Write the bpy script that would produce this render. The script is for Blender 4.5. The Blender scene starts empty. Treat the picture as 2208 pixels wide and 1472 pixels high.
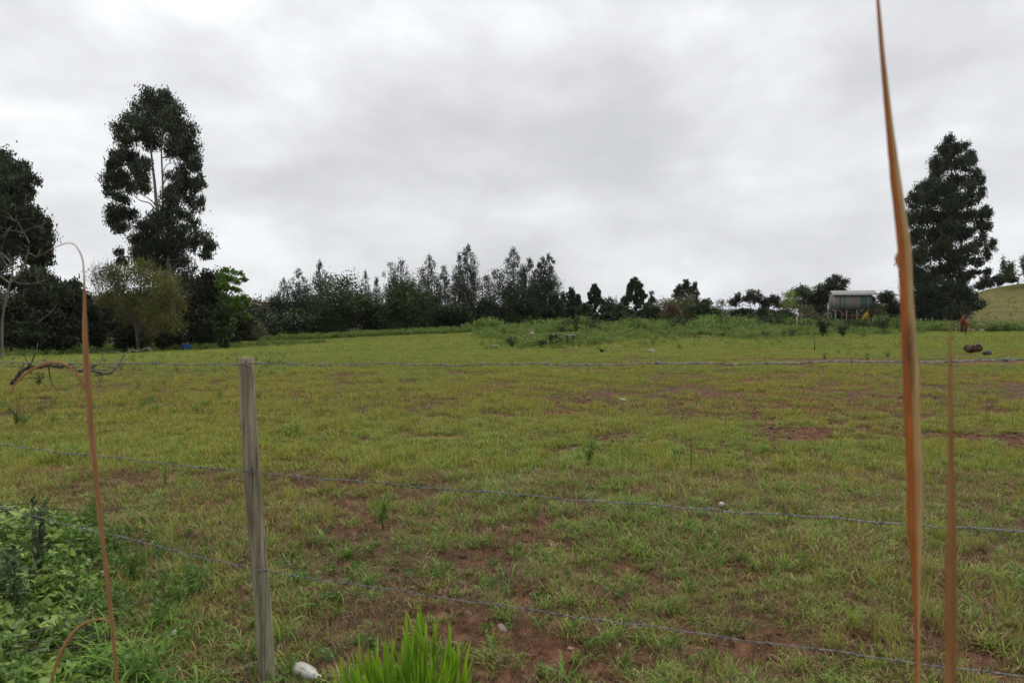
import bpy, math, random
import numpy as np
from mathutils import Vector, Matrix, Euler
R = math.radians
rng = np.random.default_rng(7)
random.seed(7)
S = bpy.context.scene
COL = S.collection
# ------------------------------------------------------------------ camera
W0, H0, F0 = 2208.0, 1472.0, 1472.0
EYE = 1.6
PITCH = math.atan((736-684)/1472)
cam_d = bpy.data.cameras.new('camera'); cam = bpy.data.objects.new('camera', cam_d); COL.objects.link(cam)
cam_d.sensor_width = 36; cam_d.lens = 24
cam_d.clip_start = 0.05; cam_d.clip_end = 9000
cam.location = (0, 0, EYE); cam.rotation_euler = (R(90)-PITCH, 0, 0)
cam_d.dof.use_dof = True; cam_d.dof.focus_distance = 12.0; cam_d.dof.aperture_fstop = 5.6
S.camera = cam
# ------------------------------------------------------------------ world: overcast sky
SUN_EL, SUN_AZ = 58, 35
world = bpy.data.worlds.new('World'); S.world = world; world.use_nodes = True
def world_nodes():
    nt = world.node_tree; N = nt.nodes; L = nt.links; N.clear()
    out = N.new('ShaderNodeOutputWorld'); bg = N.new('ShaderNodeBackground'); bg.inputs[1].default_value = 0.108
    L.new(bg.outputs[0], out.inputs[0])
    sky = N.new('ShaderNodeTexSky'); sky.sky_type = 'NISHITA'; sky.sun_disc = False
    sky.sun_elevation = R(SUN_EL); sky.sun_rotation = R(SUN_AZ)
    tc = N.new('ShaderNodeTexCoord'); sp = N.new('ShaderNodeSeparateXYZ'); L.new(tc.outputs['Generated'], sp.inputs[0])
    def m(op, a, b=None, c=None):
        n = N.new('ShaderNodeMath'); n.operation = op
        for i, v in enumerate((a, b, c)):
            if v is None: continue
            if isinstance(v, (int, float)): n.inputs[i].default_value = v
            else: L.new(v, n.inputs[i])
        return n.outputs[0]
    cb = N.new('ShaderNodeCombineXYZ')
    L.new(sp.outputs[0], cb.inputs[0]); L.new(sp.outputs[1], cb.inputs[1]); L.new(m('MULTIPLY', sp.outputs[2], 1.9), cb.inputs[2])
    def noise(scale, off, det, rough, dist=0.0, sx=1.0, sy=1.0):
        mp = N.new('ShaderNodeMapping'); L.new(cb.outputs[0], mp.inputs[0])
        mp.inputs['Location'].default_value = off; mp.inputs['Scale'].default_value = (sx, sy, 1)
        n = N.new('ShaderNodeTexNoise'); n.inputs['Scale'].default_value = scale
        n.inputs['Detail'].default_value = det; n.inputs['Roughness'].default_value = rough
        n.inputs['Distortion'].default_value = dist
        L.new(mp.outputs[0], n.inputs['Vector']); return n.outputs['Fac']
    a = noise(1.3, (3.1, 1.7, 0), 3, .5, .2)
    b = noise(2.9, (7.3, 2.9, 4), 6, .5, .35)
    c = noise(6.5, (1.3, 8.9, 2), 6, .55, .1)
    s = m('ADD', m('ADD', m('MULTIPLY', m('SUBTRACT', a, .5), 1.0), m('MULTIPLY', m('SUBTRACT', b, .5), 1.05)), m('MULTIPLY', m('SUBTRACT', c, .5), .5))
    s = m('ADD', s, .5)
    ramp = N.new('ShaderNodeValToRGB'); L.new(s, ramp.inputs[0])
    cr = ramp.color_ramp; cr.interpolation = 'B_SPLINE'
    cols = [(0.16, (.44, .446, .465)), (0.36, (.515, .52, .537)), (0.50, (.59, .597, .61)), (0.64, (.675, .685, .697)), (0.82, (.84, .85, .86))]
    cr.elements[0].position = cols[0][0]; cr.elements[0].color = (*cols[0][1], 1)
    cr.elements[1].position = cols[-1][0]; cr.elements[1].color = (*cols[-1][1], 1)
    for p, cc in cols[1:-1]:
        e = cr.elements.new(p); e.color = (*cc, 1)
    sc = N.new('ShaderNodeVectorMath'); sc.operation = 'SCALE'; L.new(ramp.outputs[0], sc.inputs[0]); sc.inputs['Scale'].default_value = 10.0
    mx = N.new('ShaderNodeMix'); mx.data_type = 'RGBA'; mx.inputs[0].default_value = 0.97
    L.new(sky.outputs[0], mx.inputs[6]); L.new(sc.outputs[0], mx.inputs[7])
    L.new(mx.outputs[2], bg.inputs[0])
world_nodes()
sun_d = bpy.data.lights.new('sun', 'SUN'); sun = bpy.data.objects.new('sun', sun_d); COL.objects.link(sun)
sun_d.energy = 1.5; sun_d.angle = R(40); sun_d.color = (1, .97, .93)
sun.rotation_euler = Vector((-math.sin(R(SUN_AZ))*math.cos(R(SUN_EL)), -math.cos(R(SUN_AZ))*math.cos(R(SUN_EL)), -math.sin(R(SUN_EL)))).to_track_quat('-Z', 'Y').to_euler()
S.view_settings.view_transform = 'Standard'; S.view_settings.look = 'None'
S.view_settings.exposure = 0.35; S.view_settings.gamma = 1.0; S.view_settings.use_curve_mapping = False
S.cycles.use_denoising = True
S.cycles.max_bounces = 6; S.cycles.diffuse_bounces = 3; S.cycles.glossy_bounces = 2; S.cycles.transmission_bounces = 4; S.cycles.transparent_max_bounces = 6
S.cycles.volume_bounces = 0
# ------------------------------------------------------------------ helpers
CR = cam.rotation_euler.to_matrix()
def ray(px, py): return CR @ Vector(((px-W0/2)/F0, -(py-H0/2)/F0, -1.0))
def at(px, py, Y):
    d = ray(px, py); return Vector((0, 0, EYE)) + d*(Y/d.y)
def s01(v, a, b):
    t = np.clip((v-a)/(b-a), 0, 1); return t*t*(3-2*t)
_perm = np.random.default_rng(11).random((257, 257))
def vnoise(x, y):
    x = np.asarray(x, float); y = np.asarray(y, float)
    xi = np.floor(x).astype(int); yi = np.floor(y).astype(int); xf = x-xi; yf = y-yi
    xf = xf*xf*(3-2*xf); yf = yf*yf*(3-2*yf); a = xi % 256; b = yi % 256
    return (_perm[a, b]*(1-xf)+_perm[a+1, b]*xf)*(1-yf)+(_perm[a, b+1]*(1-xf)+_perm[a+1, b+1]*xf)*yf
def fbm(x, y, o=4, g=.5):
    v = 0; am = 1; tot = 0
    for i in range(o):
        v = v+am*vnoise(x*2**i+17.3*i, y*2**i+9.1*i); tot += am; am *= g
    return v/tot
def ground_h(x, y):
    """smooth lie of the land, metres"""
    x = np.asarray(x, float); y = np.asarray(y, float)
    h = -1.5*s01(y, 8, 60)*s01(-x, -8, 45)
    h = h - 3.0*s01(y, 70, 130)*s01(-x, 10, 50)                         # left: falls to a valley beyond the trees
    far = np.hypot(x, y)
    h = h + 14*s01(far, 260, 520)*s01(-x, -40, 250) + 3*s01(far, 150, 500)*(fbm(x/160., y/160., 3)-.5)
    t = np.clip(x-.615*np.maximum(y, 60), 0, None)
    h = h + .86*(8.6*(1-np.exp(-t/6))+.05*t)*s01(y, 84, 126)                # right: the grassy hill
    h = h + .45*(fbm(x/22.+5, y/22., 2)-.5)*s01(y, 5, 30)
    return h
BARE = [(15.5, 23.5, 8, 1.5, .75), (19, 28, 6, 2.0, .4), (13, 15.5, 5, .8, .3), (5, 12, 2.5, .5, .28), (6.2, 9.2, 2.9, .5, .55), (4.2, 10.5, 2.5, .5, .32), (0.75, 8.2, .55, .3, .5), (.9, 4.25, .65, .3, .42), (1.6, 3.2, .9, .25, .45),
        (2.6, 3.25, .7, .22, .4), (-.2, 4.3, .4, .25, .32), (-1.4, 4.9, .3, .3, .3), (2.0, 4.9, .4, .22, .3), (-.6, 5.6, .5, .3, .2), (7.5, 13.5, 3, .8, .38), (3.0, 7.0, 1.2, .35, .2), (-.9, 7.4, .7, .3, .25), (9, 18, 3, .6, .35), (5.5, 6.6, .8, .5, .35), (-.3, 3.4, .5, .2, .3)]
def bare(x, y):
    x = np.asarray(x, float); y = np.asarray(y, float)
    v = .34*fbm(x*.8+3, y*.8*1.5, 3, .6)+.66*fbm(x*4.6, y*5.4+7, 4, .68)
    b = (v-.502)*5.6+.22*s01(x, -2, 6)*s01(30-y, 0, 10)*s01(y, 5, 9)-.22*s01(y, 14, 34)
    for cx, cy, sx, sy, a in BARE:
        b = b + a*(1.15 if cy < 8 else 1.9)*np.exp(-((x-cx)/sx)**2-((y-cy)/sy)**2)
    b = b - .25*np.exp(-((x+5)/3)**2-((y-8)/5)**2) - .3*np.exp(-((x+1.6)/1.0)**2-((y-3.4)/1.3)**2)
    return np.clip(b, 0, 1)
def micro_h(x, y):
    d = np.hypot(x, y)
    a = s01(60-d, 0, 40)
    r = .055*(fbm(x*1.3, y*1.3, 3)-.5)+.035*(fbm(x*6, y*6, 3, .6)-.5)*s01(25-d, 0, 15)
    return a*r - .025*bare(x, y)*s01(30-d, 0, 15)
def gz(x, y): return ground_h(x, y)+micro_h(x, y)
def gpt(px, Y, dz=0):
    """ground point seen in column px at forward distance Y"""
    x = at(px, 700, Y).x
    return Vector((x, Y, float(gz(x, Y))+dz))
def grow(py):                     # forward distance where flat ground shows at row py
    return EYE*1472/(py-684)

def mesh_np(name, V, F, mats=(), attrs=None, smooth=False, mi=None):
    V = np.asarray(V, np.float32); F = np.asarray(F, np.int32); k = F.shape[1]
    me = bpy.data.meshes.new(name)
    me.vertices.add(len(V)); me.vertices.foreach_set('co', V.ravel())
    me.loops.add(F.size); me.loops.foreach_set('vertex_index', F.ravel())
    me.polygons.add(len(F)); me.polygons.foreach_set('loop_start', np.arange(0, F.size, k, dtype=np.int32))
    me.polygons.foreach_set('loop_total', np.full(len(F), k, np.int32))
    if smooth: me.polygons.foreach_set('use_smooth', np.ones(len(F), bool))
    if mi is not None: me.polygons.foreach_set('material_index', np.asarray(mi, np.int32))
    for m in mats: me.materials.append(m)
    if attrs:
        for an, av in attrs.items():
            a = me.attributes.new(an, 'FLOAT', 'POINT'); a.data.foreach_set('value', np.asarray(av, np.float32))
    me.update(calc_edges=True); return me
def link(name, me, parent=None, loc=None):
    o = bpy.data.objects.new(name, me); COL.objects.link(o)
    if parent is not None: o.parent = parent
    if loc is not None: o.location = loc
    return o
def tag(o, label=None, cat=None, group=None, kind=None):
    if label: o['label'] = label
    if cat: o['category'] = cat
    if group: o['group'] = group
    if kind: o['kind'] = kind
    return o
def thing(name, label, cat, loc=(0, 0, 0), rz=0, group=None):
    o = link(name, None, None, loc); o.rotation_euler = (0, 0, rz); o.empty_display_size = .2
    return tag(o, label, cat, group)
class MB:
    """collects boxes, tubes and free quads into one mesh"""
    def __init__(s): s.V = []; s.F = []; s.n = 0; s.U = []
    def add(s, V, F, u=None):
        V = np.asarray(V, float); s.V.append(V); s.F.append(np.asarray(F, int)+s.n); s.n += len(V)
        s.U.append(np.zeros(len(V)) if u is None else np.asarray(u, float))
    def box(s, c, d, M=None, taper=1.0):
        x, y, z = d[0]/2, d[1]/2, d[2]/2
        V = np.array([[-x, -y, -z], [x, -y, -z], [x, y, -z], [-x, y, -z], [-x*taper, -y*taper, z], [x*taper, -y*taper, z], [x*taper, y*taper, z], [-x*taper, y*taper, z]])
        if M is not None: V = V @ np.array(M.to_3x3()).T
        s.add(V+np.array(c), [[0, 3, 2, 1], [4, 5, 6, 7], [0, 1, 5, 4], [1, 2, 6, 5], [2, 3, 7, 6], [3, 0, 4, 7]])
    def tube(s, P, r, k=6, cap=True):
        P = np.asarray(P, float); n = len(P); r = np.broadcast_to(np.asarray(r, float), (n,))
        T = np.gradient(P, axis=0); T /= np.linalg.norm(T, axis=1)[:, None]+1e-9
        up = np.array([0.13, .97, .21]) if abs(T[0][2]) > .7 else np.array([0.02, .05, 1.])
        A = np.cross(T, up); A /= np.linalg.norm(A, axis=1)[:, None]+1e-9; B = np.cross(T, A)
        an = np.arange(k)*2*np.pi/k
        V = (P[:, None]+r[:, None, None]*(np.cos(an)[None, :, None]*A[:, None]+np.sin(an)[None, :, None]*B[:, None])).reshape(-1, 3)
        i = np.arange(n-1)[:, None]*k; j = np.arange(k)[None]; j2 = (j+1) % k
        F = np.stack([i+j, i+j2, i+k+j2, i+k+j], -1).reshape(-1, 4)
        s.add(V, F, np.repeat(np.linspace(0, 1, n), k))
        if cap and k >= 4:
            c0 = len(V)
            for base in (0, (n-1)*k):
                for q in range(1, k-2, 2): s.F.append(np.array([[base, base+q, base+q+1, base+q+2]])+s.n-c0)
    def mesh(s, name, mat, smooth=False):
        return mesh_np(name, np.concatenate(s.V), np.concatenate(s.F), [mat], {'t': np.concatenate(s.U)}, smooth)
    def build(s, name, mat, parent=None, smooth=False, loc=None): return link(name, s.mesh(name, mat, smooth), parent, loc)
def curve(P, n):
    P = np.asarray(P, float); m = len(P); t = np.linspace(0, m-1, n); out = []
    Q = np.vstack([2*P[0]-P[1], P, 2*P[-1]-P[-2]])
    for v in t:
        i = min(int(v), m-2); f = v-i; p0, p1, p2, p3 = Q[i:i+4]
        out.append(.5*((2*p1)+(-p0+p2)*f+(2*p0-5*p1+4*p2-p3)*f*f+(-p0+3*p1-3*p2+p3)*f**3))
    return np.array(out)
# ------------------------------------------------------------------ materials
def mat_base(name, rough=.8, spec=.2):
    m = bpy.data.materials.new(name); m.use_nodes = True; nt = m.node_tree; b = nt.nodes['Principled BSDF']
    b.inputs['Roughness'].default_value = rough; b.inputs['Specular IOR Level'].default_value = spec
    return m, nt, b
def nz(nt, scale, det=4, rough=.55, coord='Object', sc=(1, 1, 1)):
    tc = nt.nodes.new('ShaderNodeTexCoord'); mp = nt.nodes.new('ShaderNodeMapping'); n = nt.nodes.new('ShaderNodeTexNoise')
    mp.inputs['Scale'].default_value = sc
    if coord == 'World':
        g = nt.nodes.new('ShaderNodeNewGeometry'); nt.links.new(g.outputs['Position'], mp.inputs[0])
    else: nt.links.new(tc.outputs[coord], mp.inputs[0])
    nt.links.new(mp.outputs[0], n.inputs['Vector'])
    n.inputs['Scale'].default_value = scale; n.inputs['Detail'].default_value = det; n.inputs['Roughness'].default_value = rough
    return n.outputs['Fac']
def ramp(nt, fac, stops):
    r = nt.nodes.new('ShaderNodeValToRGB'); nt.links.new(fac, r.inputs[0]); c = r.color_ramp
    c.elements[0].position = stops[0][0]; c.elements[0].color = (*stops[0][1], 1)
    c.elements[1].position = stops[-1][0]; c.elements[1].color = (*stops[-1][1], 1)
    for p, cc in stops[1:-1]: c.elements.new(p).color = (*cc, 1)
    return r.outputs[0]
def mixc(nt, f, a, b, mode='MIX'):
    m = nt.nodes.new('ShaderNodeMix'); m.data_type = 'RGBA'; m.blend_type = mode
    for i, v in ((0, f), (6, a), (7, b)):
        if isinstance(v, (int, float)): m.inputs[i].default_value = v
        elif isinstance(v, tuple): m.inputs[i].default_value = (*v, 1)
        else: nt.links.new(v, m.inputs[i])
    return m.outputs[2]
def attr(nt, name, typ='GEOMETRY'):
    a = nt.nodes.new('ShaderNodeAttribute'); a.attribute_name = name; a.attribute_type = typ; return a.outputs['Fac']
def bump(nt, b, fac, strength, dist=.02):
    n = nt.nodes.new('ShaderNodeBump'); n.inputs['Strength'].default_value = strength; n.inputs['Distance'].default_value = dist
    nt.links.new(fac, n.inputs['Height']); nt.links.new(n.outputs[0], b.inputs['Normal'])
def translucent(nt, b, col, f):
    t = nt.nodes.new('ShaderNodeBsdfTranslucent'); mx = nt.nodes.new('ShaderNodeMixShader'); mx.inputs[0].default_value = f
    if isinstance(col, tuple): t.inputs[0].default_value = (*col, 1)
    else: nt.links.new(col, t.inputs[0])
    out = nt.nodes['Material Output']
    nt.links.new(b.outputs[0], mx.inputs[1]); nt.links.new(t.outputs[0], mx.inputs[2]); nt.links.new(mx.outputs[0], out.inputs[0])
def leaf_mat(name, stops, trans=.25, rough=.55, spec=.25, scale=.35):
    m, nt, b = mat_base(name, rough, spec)
    c = ramp(nt, attr(nt, 'rnd'), stops)
    n = nz(nt, scale, 3, .5, 'World')
    c = mixc(nt, 1.0, c, ramp(nt, n, [(.3, (.75, .75, .75)), (.7, (1.25, 1.22, 1.1))]), 'MULTIPLY')
    nt.links.new(c, b.inputs['Base Color']); translucent(nt, b, c, trans); return m
def simple_mat(name, c1, c2, scale=8, rough=.85, spec=.2, sc=(1, 1, 1), bmp=.3, coord='Object'):
    m, nt, b = mat_base(name, rough, spec); n = nz(nt, scale, 5, .6, coord, sc)
    nt.links.new(ramp(nt, n, [(.32, c1), (.68, c2)]), b.inputs['Base Color'])
    if bmp: bump(nt, b, n, bmp, .01)
    return m
G = {}
def g3(*s): return list(zip((0, .35, .7, 1.0), s))
G['euc'] = leaf_mat('euc_leaf', g3((.022, .032, .018), (.035, .05, .026), (.052, .07, .036), (.085, .105, .055)), .12)
G['euc_young'] = leaf_mat('euc_young_leaf', g3((.03, .042, .026), (.047, .064, .037), (.07, .09, .05), (.12, .14, .08)), .18)
G['broad'] = leaf_mat('broad_leaf', g3((.024, .038, .012), (.038, .06, .018), (.058, .088, .026), (.085, .125, .04)), .15)
G['dark'] = leaf_mat('dark_leaf', g3((.018, .027, .012), (.028, .04, .017), (.042, .058, .024), (.06, .08, .035)), .1)
G['pine'] = leaf_mat('pine_leaf', g3((.018, .028, .014), (.026, .04, .018), (.038, .056, .025), (.055, .08, .035)), .05)
G['willow'] = leaf_mat('willow_leaf', g3((.06, .06, .012), (.10, .105, .02), (.14, .15, .03), (.19, .2, .045)), .3)
G['lime'] = leaf_mat('lime_leaf', g3((.05, .11, .018), (.08, .16, .024), (.115, .21, .035), (.16, .27, .05)), .35)
G['brownish'] = leaf_mat('brownish_leaf', g3((.08, .07, .04), (.12, .115, .05), (.14, .15, .06), (.19, .18, .09)), .15)
G['rust'] = leaf_mat('rust_leaf', g3((.06, .03, .02), (.1, .05, .035), (.12, .075, .045), (.14, .11, .06)), .15)
G['weed'] = leaf_mat('weed_leaf', g3((.09, .15, .03), (.15, .235, .045), (.22, .32, .07), (.31, .42, .12)), .3)
G['weed_y'] = leaf_mat('weed_yellow_leaf', g3((.15, .2, .04), (.22, .29, .055), (.29, .37, .08), (.36, .44, .13)), .3)
G['bark_pale'] = simple_mat('bark_pale', (.17, .17, .13), (.33, .32, .26), 3, sc=(1, 1, .3))
G['bark'] = simple_mat('bark_dark', (.05, .042, .032), (.12, .1, .08), 6, sc=(1, 1, .3))
G['bark_grey'] = simple_mat('bark_grey', (.16, .13, .10), (.33, .28, .23), 6, sc=(1, 1, .3))
G['bark_red'] = simple_mat('bark_red', (.045, .022, .014), (.11, .05, .03), 4, sc=(1, 1, .3))
G['bark_pale2'] = simple_mat('bark_bare', (.10, .09, .07), (.21, .18, .15), 6, sc=(1, 1, .3))
G['herbdark'] = leaf_mat('shrub_leaf', g3((.05, .08, .035), (.075, .12, .05), (.11, .17, .07), (.15, .22, .10)), .2)
# ------------------------------------------------------------------ ground
def ground_mat():
    m, nt, b = mat_base('soil_and_turf', .95, .1)
    soil = ramp(nt, nz(nt, 9, 6, .65, 'World'), [(.3, (.035, .021, .014)), (.5, (.10, .057, .036)), (.7, (.20, .125, .085))])
    big = nz(nt, .25, 3, .5, 'World')
    soil = mixc(nt, ramp(nt, big, [(.42, (0, 0, 0)), (.62, (1, 1, 1))]), soil, mixc(nt, 1.0, soil, (1.4, 1.02, .8), 'MULTIPLY'))
    turf = ramp(nt, nz(nt, 26, 6, .75, 'World'), [(.34, (.022, .016, .009)), (.5, (.07, .054, .023)), (.68, (.18, .15, .065))])
    turf2 = ramp(nt, nz(nt, .7, 4, .6, 'World'), [(.35, (.85, 1.05, .8)), (.65, (1.25, 1.1, 1.0))])
    turf = mixc(nt, 1.0, turf, turf2, 'MULTIPLY')
    cov = attr(nt, 'cover'); fine = nz(nt, 22, 4, .7, 'World')
    mt = nt.nodes.new('ShaderNodeMath'); mt.operation = 'MULTIPLY_ADD'; nt.links.new(fine, mt.inputs[0]); mt.inputs[1].default_value = .9; mt.inputs[2].default_value = -.45
    ad = nt.nodes.new('ShaderNodeMath'); ad.operation = 'ADD'; nt.links.new(cov, ad.inputs[0]); nt.links.new(mt.outputs[0], ad.inputs[1])
    f = ramp(nt, ad.outputs[0], [(.5, (0, 0, 0)), (1.15, (1, 1, 1))])
    c = mixc(nt, f, soil, turf)
    c = mixc(nt, attr(nt, 'tan'), c, ramp(nt, nz(nt, .5, 6, .7, 'World'), [(.3, (.11, .11, .03)), (.7, (.25, .21, .085))]))
    # pale grit in the bare soil
    v = nt.nodes.new('ShaderNodeTexVoronoi'); v.inputs['Scale'].default_value = 16
    g = nt.nodes.new('ShaderNodeNewGeometry'); nt.links.new(g.outputs['Position'], v.inputs['Vector'])
    grit = ramp(nt, v.outputs['Distance'], [(.10, (1, 1, 1)), (.16, (0, 0, 0))])
    sel = ramp(nt, nz(nt, 3, 2, .5, 'World'), [(.5, (0, 0, 0)), (.62, (1, 1, 1))])
    gf = mixc(nt, 1.0, grit, sel, 'MULTIPLY')
    inv = nt.nodes.new('ShaderNodeInvert'); nt.links.new(f, inv.inputs['Color'])
    gf = mixc(nt, 1.0, gf, inv.outputs[0], 'MULTIPLY')
    c = mixc(nt, gf, c, (.34, .27, .2))
    nt.links.new(c, b.inputs['Base Color']); bump(nt, b, nz(nt, 30, 6, .7, 'World'), .8, .03); return m
def build_ground():
    r = np.concatenate([np.geomspace(1.2, 110, 560), np.geomspace(111.5, 6000, 150)])
    a = np.concatenate([np.linspace(-180, -58, 30)[:-1], np.linspace(-58, 58, 480), np.linspace(58, 180, 30)[1:]])*np.pi/180
    Rr, A = np.meshgrid(r, a, indexing='ij'); X = Rr*np.sin(A); Y = Rr*np.cos(A)
    Z = gz(X, Y); n, k = Rr.shape
    V = np.stack([X, Y, Z], -1).reshape(-1, 3)
    i = np.arange(n-1)[:, None]*k; j = np.arange(k-1)[None]
    F = np.stack([i+j, i+k+j, i+k+j+1, i+j+1], -1).reshape(-1, 4)
    V = np.vstack([V, [[0, 0, float(gz(0, 0))]]])       # centre under the camera
    c = len(V)-1; Fc = np.array([[c, q, q+1, q+1] for q in range(0)]).reshape(0, 4).astype(int)
    Fc = np.array([[c, q, q+1, q+2] for q in range(0, k-2, 2)])
    cov = 1-bare(X, Y).ravel(); cov = np.append(cov, .7)
    hillm = s01(X-.615*Y, -1, 3)*s01(Y, 84, 92)
    tan = np.clip(hillm*.85+.5*s01(fbm(X/9., Y/2.5, 3), .55, .7)*s01(Y, 32, 45)*s01(-X, -2, 14)+s01(Y, 78, 90)*s01(-X, 10, 40)*.9*s01(150-Y, 0, 30), 0, 1)*(.35+.65*fbm(X*.6, Y*.6, 3))
    me = mesh_np('ground', V, np.vstack([F, Fc]), [ground_mat()], {'cover': cov, 'tan': np.append(tan.ravel(), 0)}, True)
    o = link('ground', me); tag(o, kind='structure')
    o['label'] = 'rough pasture ground of reddish soil and short turf'
build_ground()
# ------------------------------------------------------------------ leaves, crowns, trees
def leaf_quads(P, L, Wd, mode, r):
    n = len(P); a = r.normal(size=(n, 3))
    if mode == 'droop': a = a*.45+np.array([0, 0, -1.])
    elif mode == 'up': a = a*.5+np.array([0, 0, .9])
    a /= np.linalg.norm(a, axis=1)[:, None]
    b = np.cross(a, r.normal(size=(n, 3))); b /= np.linalg.norm(b, axis=1)[:, None]+1e-9
    l = (L*r.uniform(.6, 1.4, n))[:, None]; w = (Wd*r.uniform(.6, 1.4, n))[:, None]
    V = np.stack([P-a*l*.5, P+b*w*.5+a*l*.05, P+a*l*.5, P-b*w*.5+a*l*.05], 1).reshape(-1, 3)
    F = np.arange(4*n).reshape(-1, 4)
    return V, F
def crown_mesh(name, cl, n, L, Wd, mode, mat, r, sub=9, spread=.30, fill=.25):
    """cl: rows of x,y,z,rx,ry,rz. Leaves gather in sub-clumps on every clump's shell, some fill the inside."""
    cl = np.asarray(cl, float); w = (cl[:, 3]*cl[:, 5]); w = w/w.sum()
    Ps = []; rn = []
    for c, wi in zip(cl, w):
        k = max(4, int(n*wi)); m = max(3, int(sub*r.uniform(.7, 1.3)))
        d = r.normal(size=(m, 3)); d /= np.linalg.norm(d, axis=1)[:, None]
        sc = d*r.uniform(.45, 1.0, (m, 1)); q = r.integers(0, m, k)
        p = sc[q]+r.normal(size=(k, 3))*spread
        nf = int(k*fill); 
        if nf: p[:nf] = r.normal(size=(nf, 3))*.45
        Ps.append(c[:3]+p*c[3:6]); sr = r.uniform(0, .35, m)
        rn.append(np.clip(.12+sr[q]+.25*(p[:, 2] > 0)*np.clip(p[:, 2], 0, 1)*0+r.uniform(0, .5, k), 0, 1))
    P = np.vstack(Ps); rn = np.concatenate(rn)
    V, F = leaf_quads(P, L, Wd, mode, r)
    return mesh_np(name, V, F, [mat], {'rnd': np.repeat(rn, 4)})
def limbs_mesh(base, cl, trunks, r0, mat, r, nl=10, up=.6, k=5):
    mb = MB()
    for T, ra, rb in trunks:
        P = curve(T, 12); mb.tube(P, np.linspace(ra, rb, 12), 7)
    P0 = curve(trunks[0][0], 20); allP = [curve(t[0], 20) for t in trunks]
    idx = r.choice(len(cl), min(nl, len(cl)), replace=False)
    for i in idx:
        c = np.asarray(cl[i][:3]); best = None
        for P in allP:
            h = np.hypot(P[:, 0]-c[0], P[:, 1]-c[1]); dz = c[2]-P[:, 2]
            sc = np.abs(dz-h*up)+.3*h; sc[dz < 0] += 50; q = sc.argmin()
            if best is None or sc[q] < best[0]: best = (sc[q], P[q])
        s = best[1]; mid = (s+c)/2+np.array([0, 0, -.12*np.linalg.norm(c-s)])+r.normal(size=3)*.08*np.linalg.norm(c-s)
        mb.tube(curve([s, mid, c], 7), np.linspace(r0, r0*.25, 7), k)
    return mb
KINDS = {   # leaf length, width, mode, material, bark, sub, spread
    'euc': (.27, .095, 'droop', 'euc', 'bark_pale', 12, .27),
    'young': (.30, .11, 'droop', 'euc_young', 'bark_pale', 9, .34),
    'broad': (.26, .17, 'rand', 'broad', 'bark_grey', 12, .26),
    'dark': (.28, .17, 'rand', 'dark', 'bark', 10, .28),
    'pine': (.42, .10, 'up', 'pine', 'bark', 10, .22),
    'willow': (.20, .08, 'rand', 'willow', 'bark', 9, .34),
    'lime': (.20, .13, 'rand', 'lime', 'bark_grey', 8, .42),
    'brownish': (.22, .10, 'rand', 'brownish', 'bark_grey', 8, .36),
    'rust': (.22, .10, 'rand', 'rust', 'bark_grey', 8, .36),
    'weed': (.18, .09, 'rand', 'weed', 'bark', 8, .36),
    'weed_y': (.16, .08, 'rand', 'weed_y', 'bark', 8, .36)}
TREE_NAMES = {}
def tree(name, label, base, cl, trunks, kind, n, seed, r0=.08, nl=10, cat='tree', group=None, up=.6, scale=1.0, bark=None, **kw):
    r = np.random.default_rng(seed); L, Wd, mode, mk, bk, sub, spr = KINDS[kind]
    root = thing(name, label, cat, base, 0, group); b = np.array(base)
    cl = [np.concatenate([np.asarray(c[:3])-b, c[3:6]]) for c in cl]
    trunks = [([np.asarray(p)-b for p in T], ra, rb) for T, ra, rb in trunks]
    link('crown', crown_mesh('crown', cl, n, L*scale, Wd*scale, mode, G[mk], r, sub, spr, **kw), root)
    mb = limbs_mesh(b, cl, trunks, r0, None, r, nl, up)
    link('trunk', mb.mesh('trunk', G[bark or bk], True), root)
    return root
def px_clumps(L, Y, depth, r, cx, halfw):
    """clumps read off the photograph as column, row, half sizes; each gets a depth of its own inside the crown"""
    out = []
    for c in L:
        px, py, rx = c[0], c[1], c[2]; ry = c[3] if len(c) > 3 else rx
        e = math.sqrt(max(.05, 1-min(1, abs(px-cx)/halfw)**2)); y = Y+r.uniform(-1, 1)*depth*e
        p = at(px, py, y); s = Y/F0
        out.append([p.x, p.y, p.z, rx*s*1.02, min(rx, ry)*s*1.1, ry*s*1.02])
    return out
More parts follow.
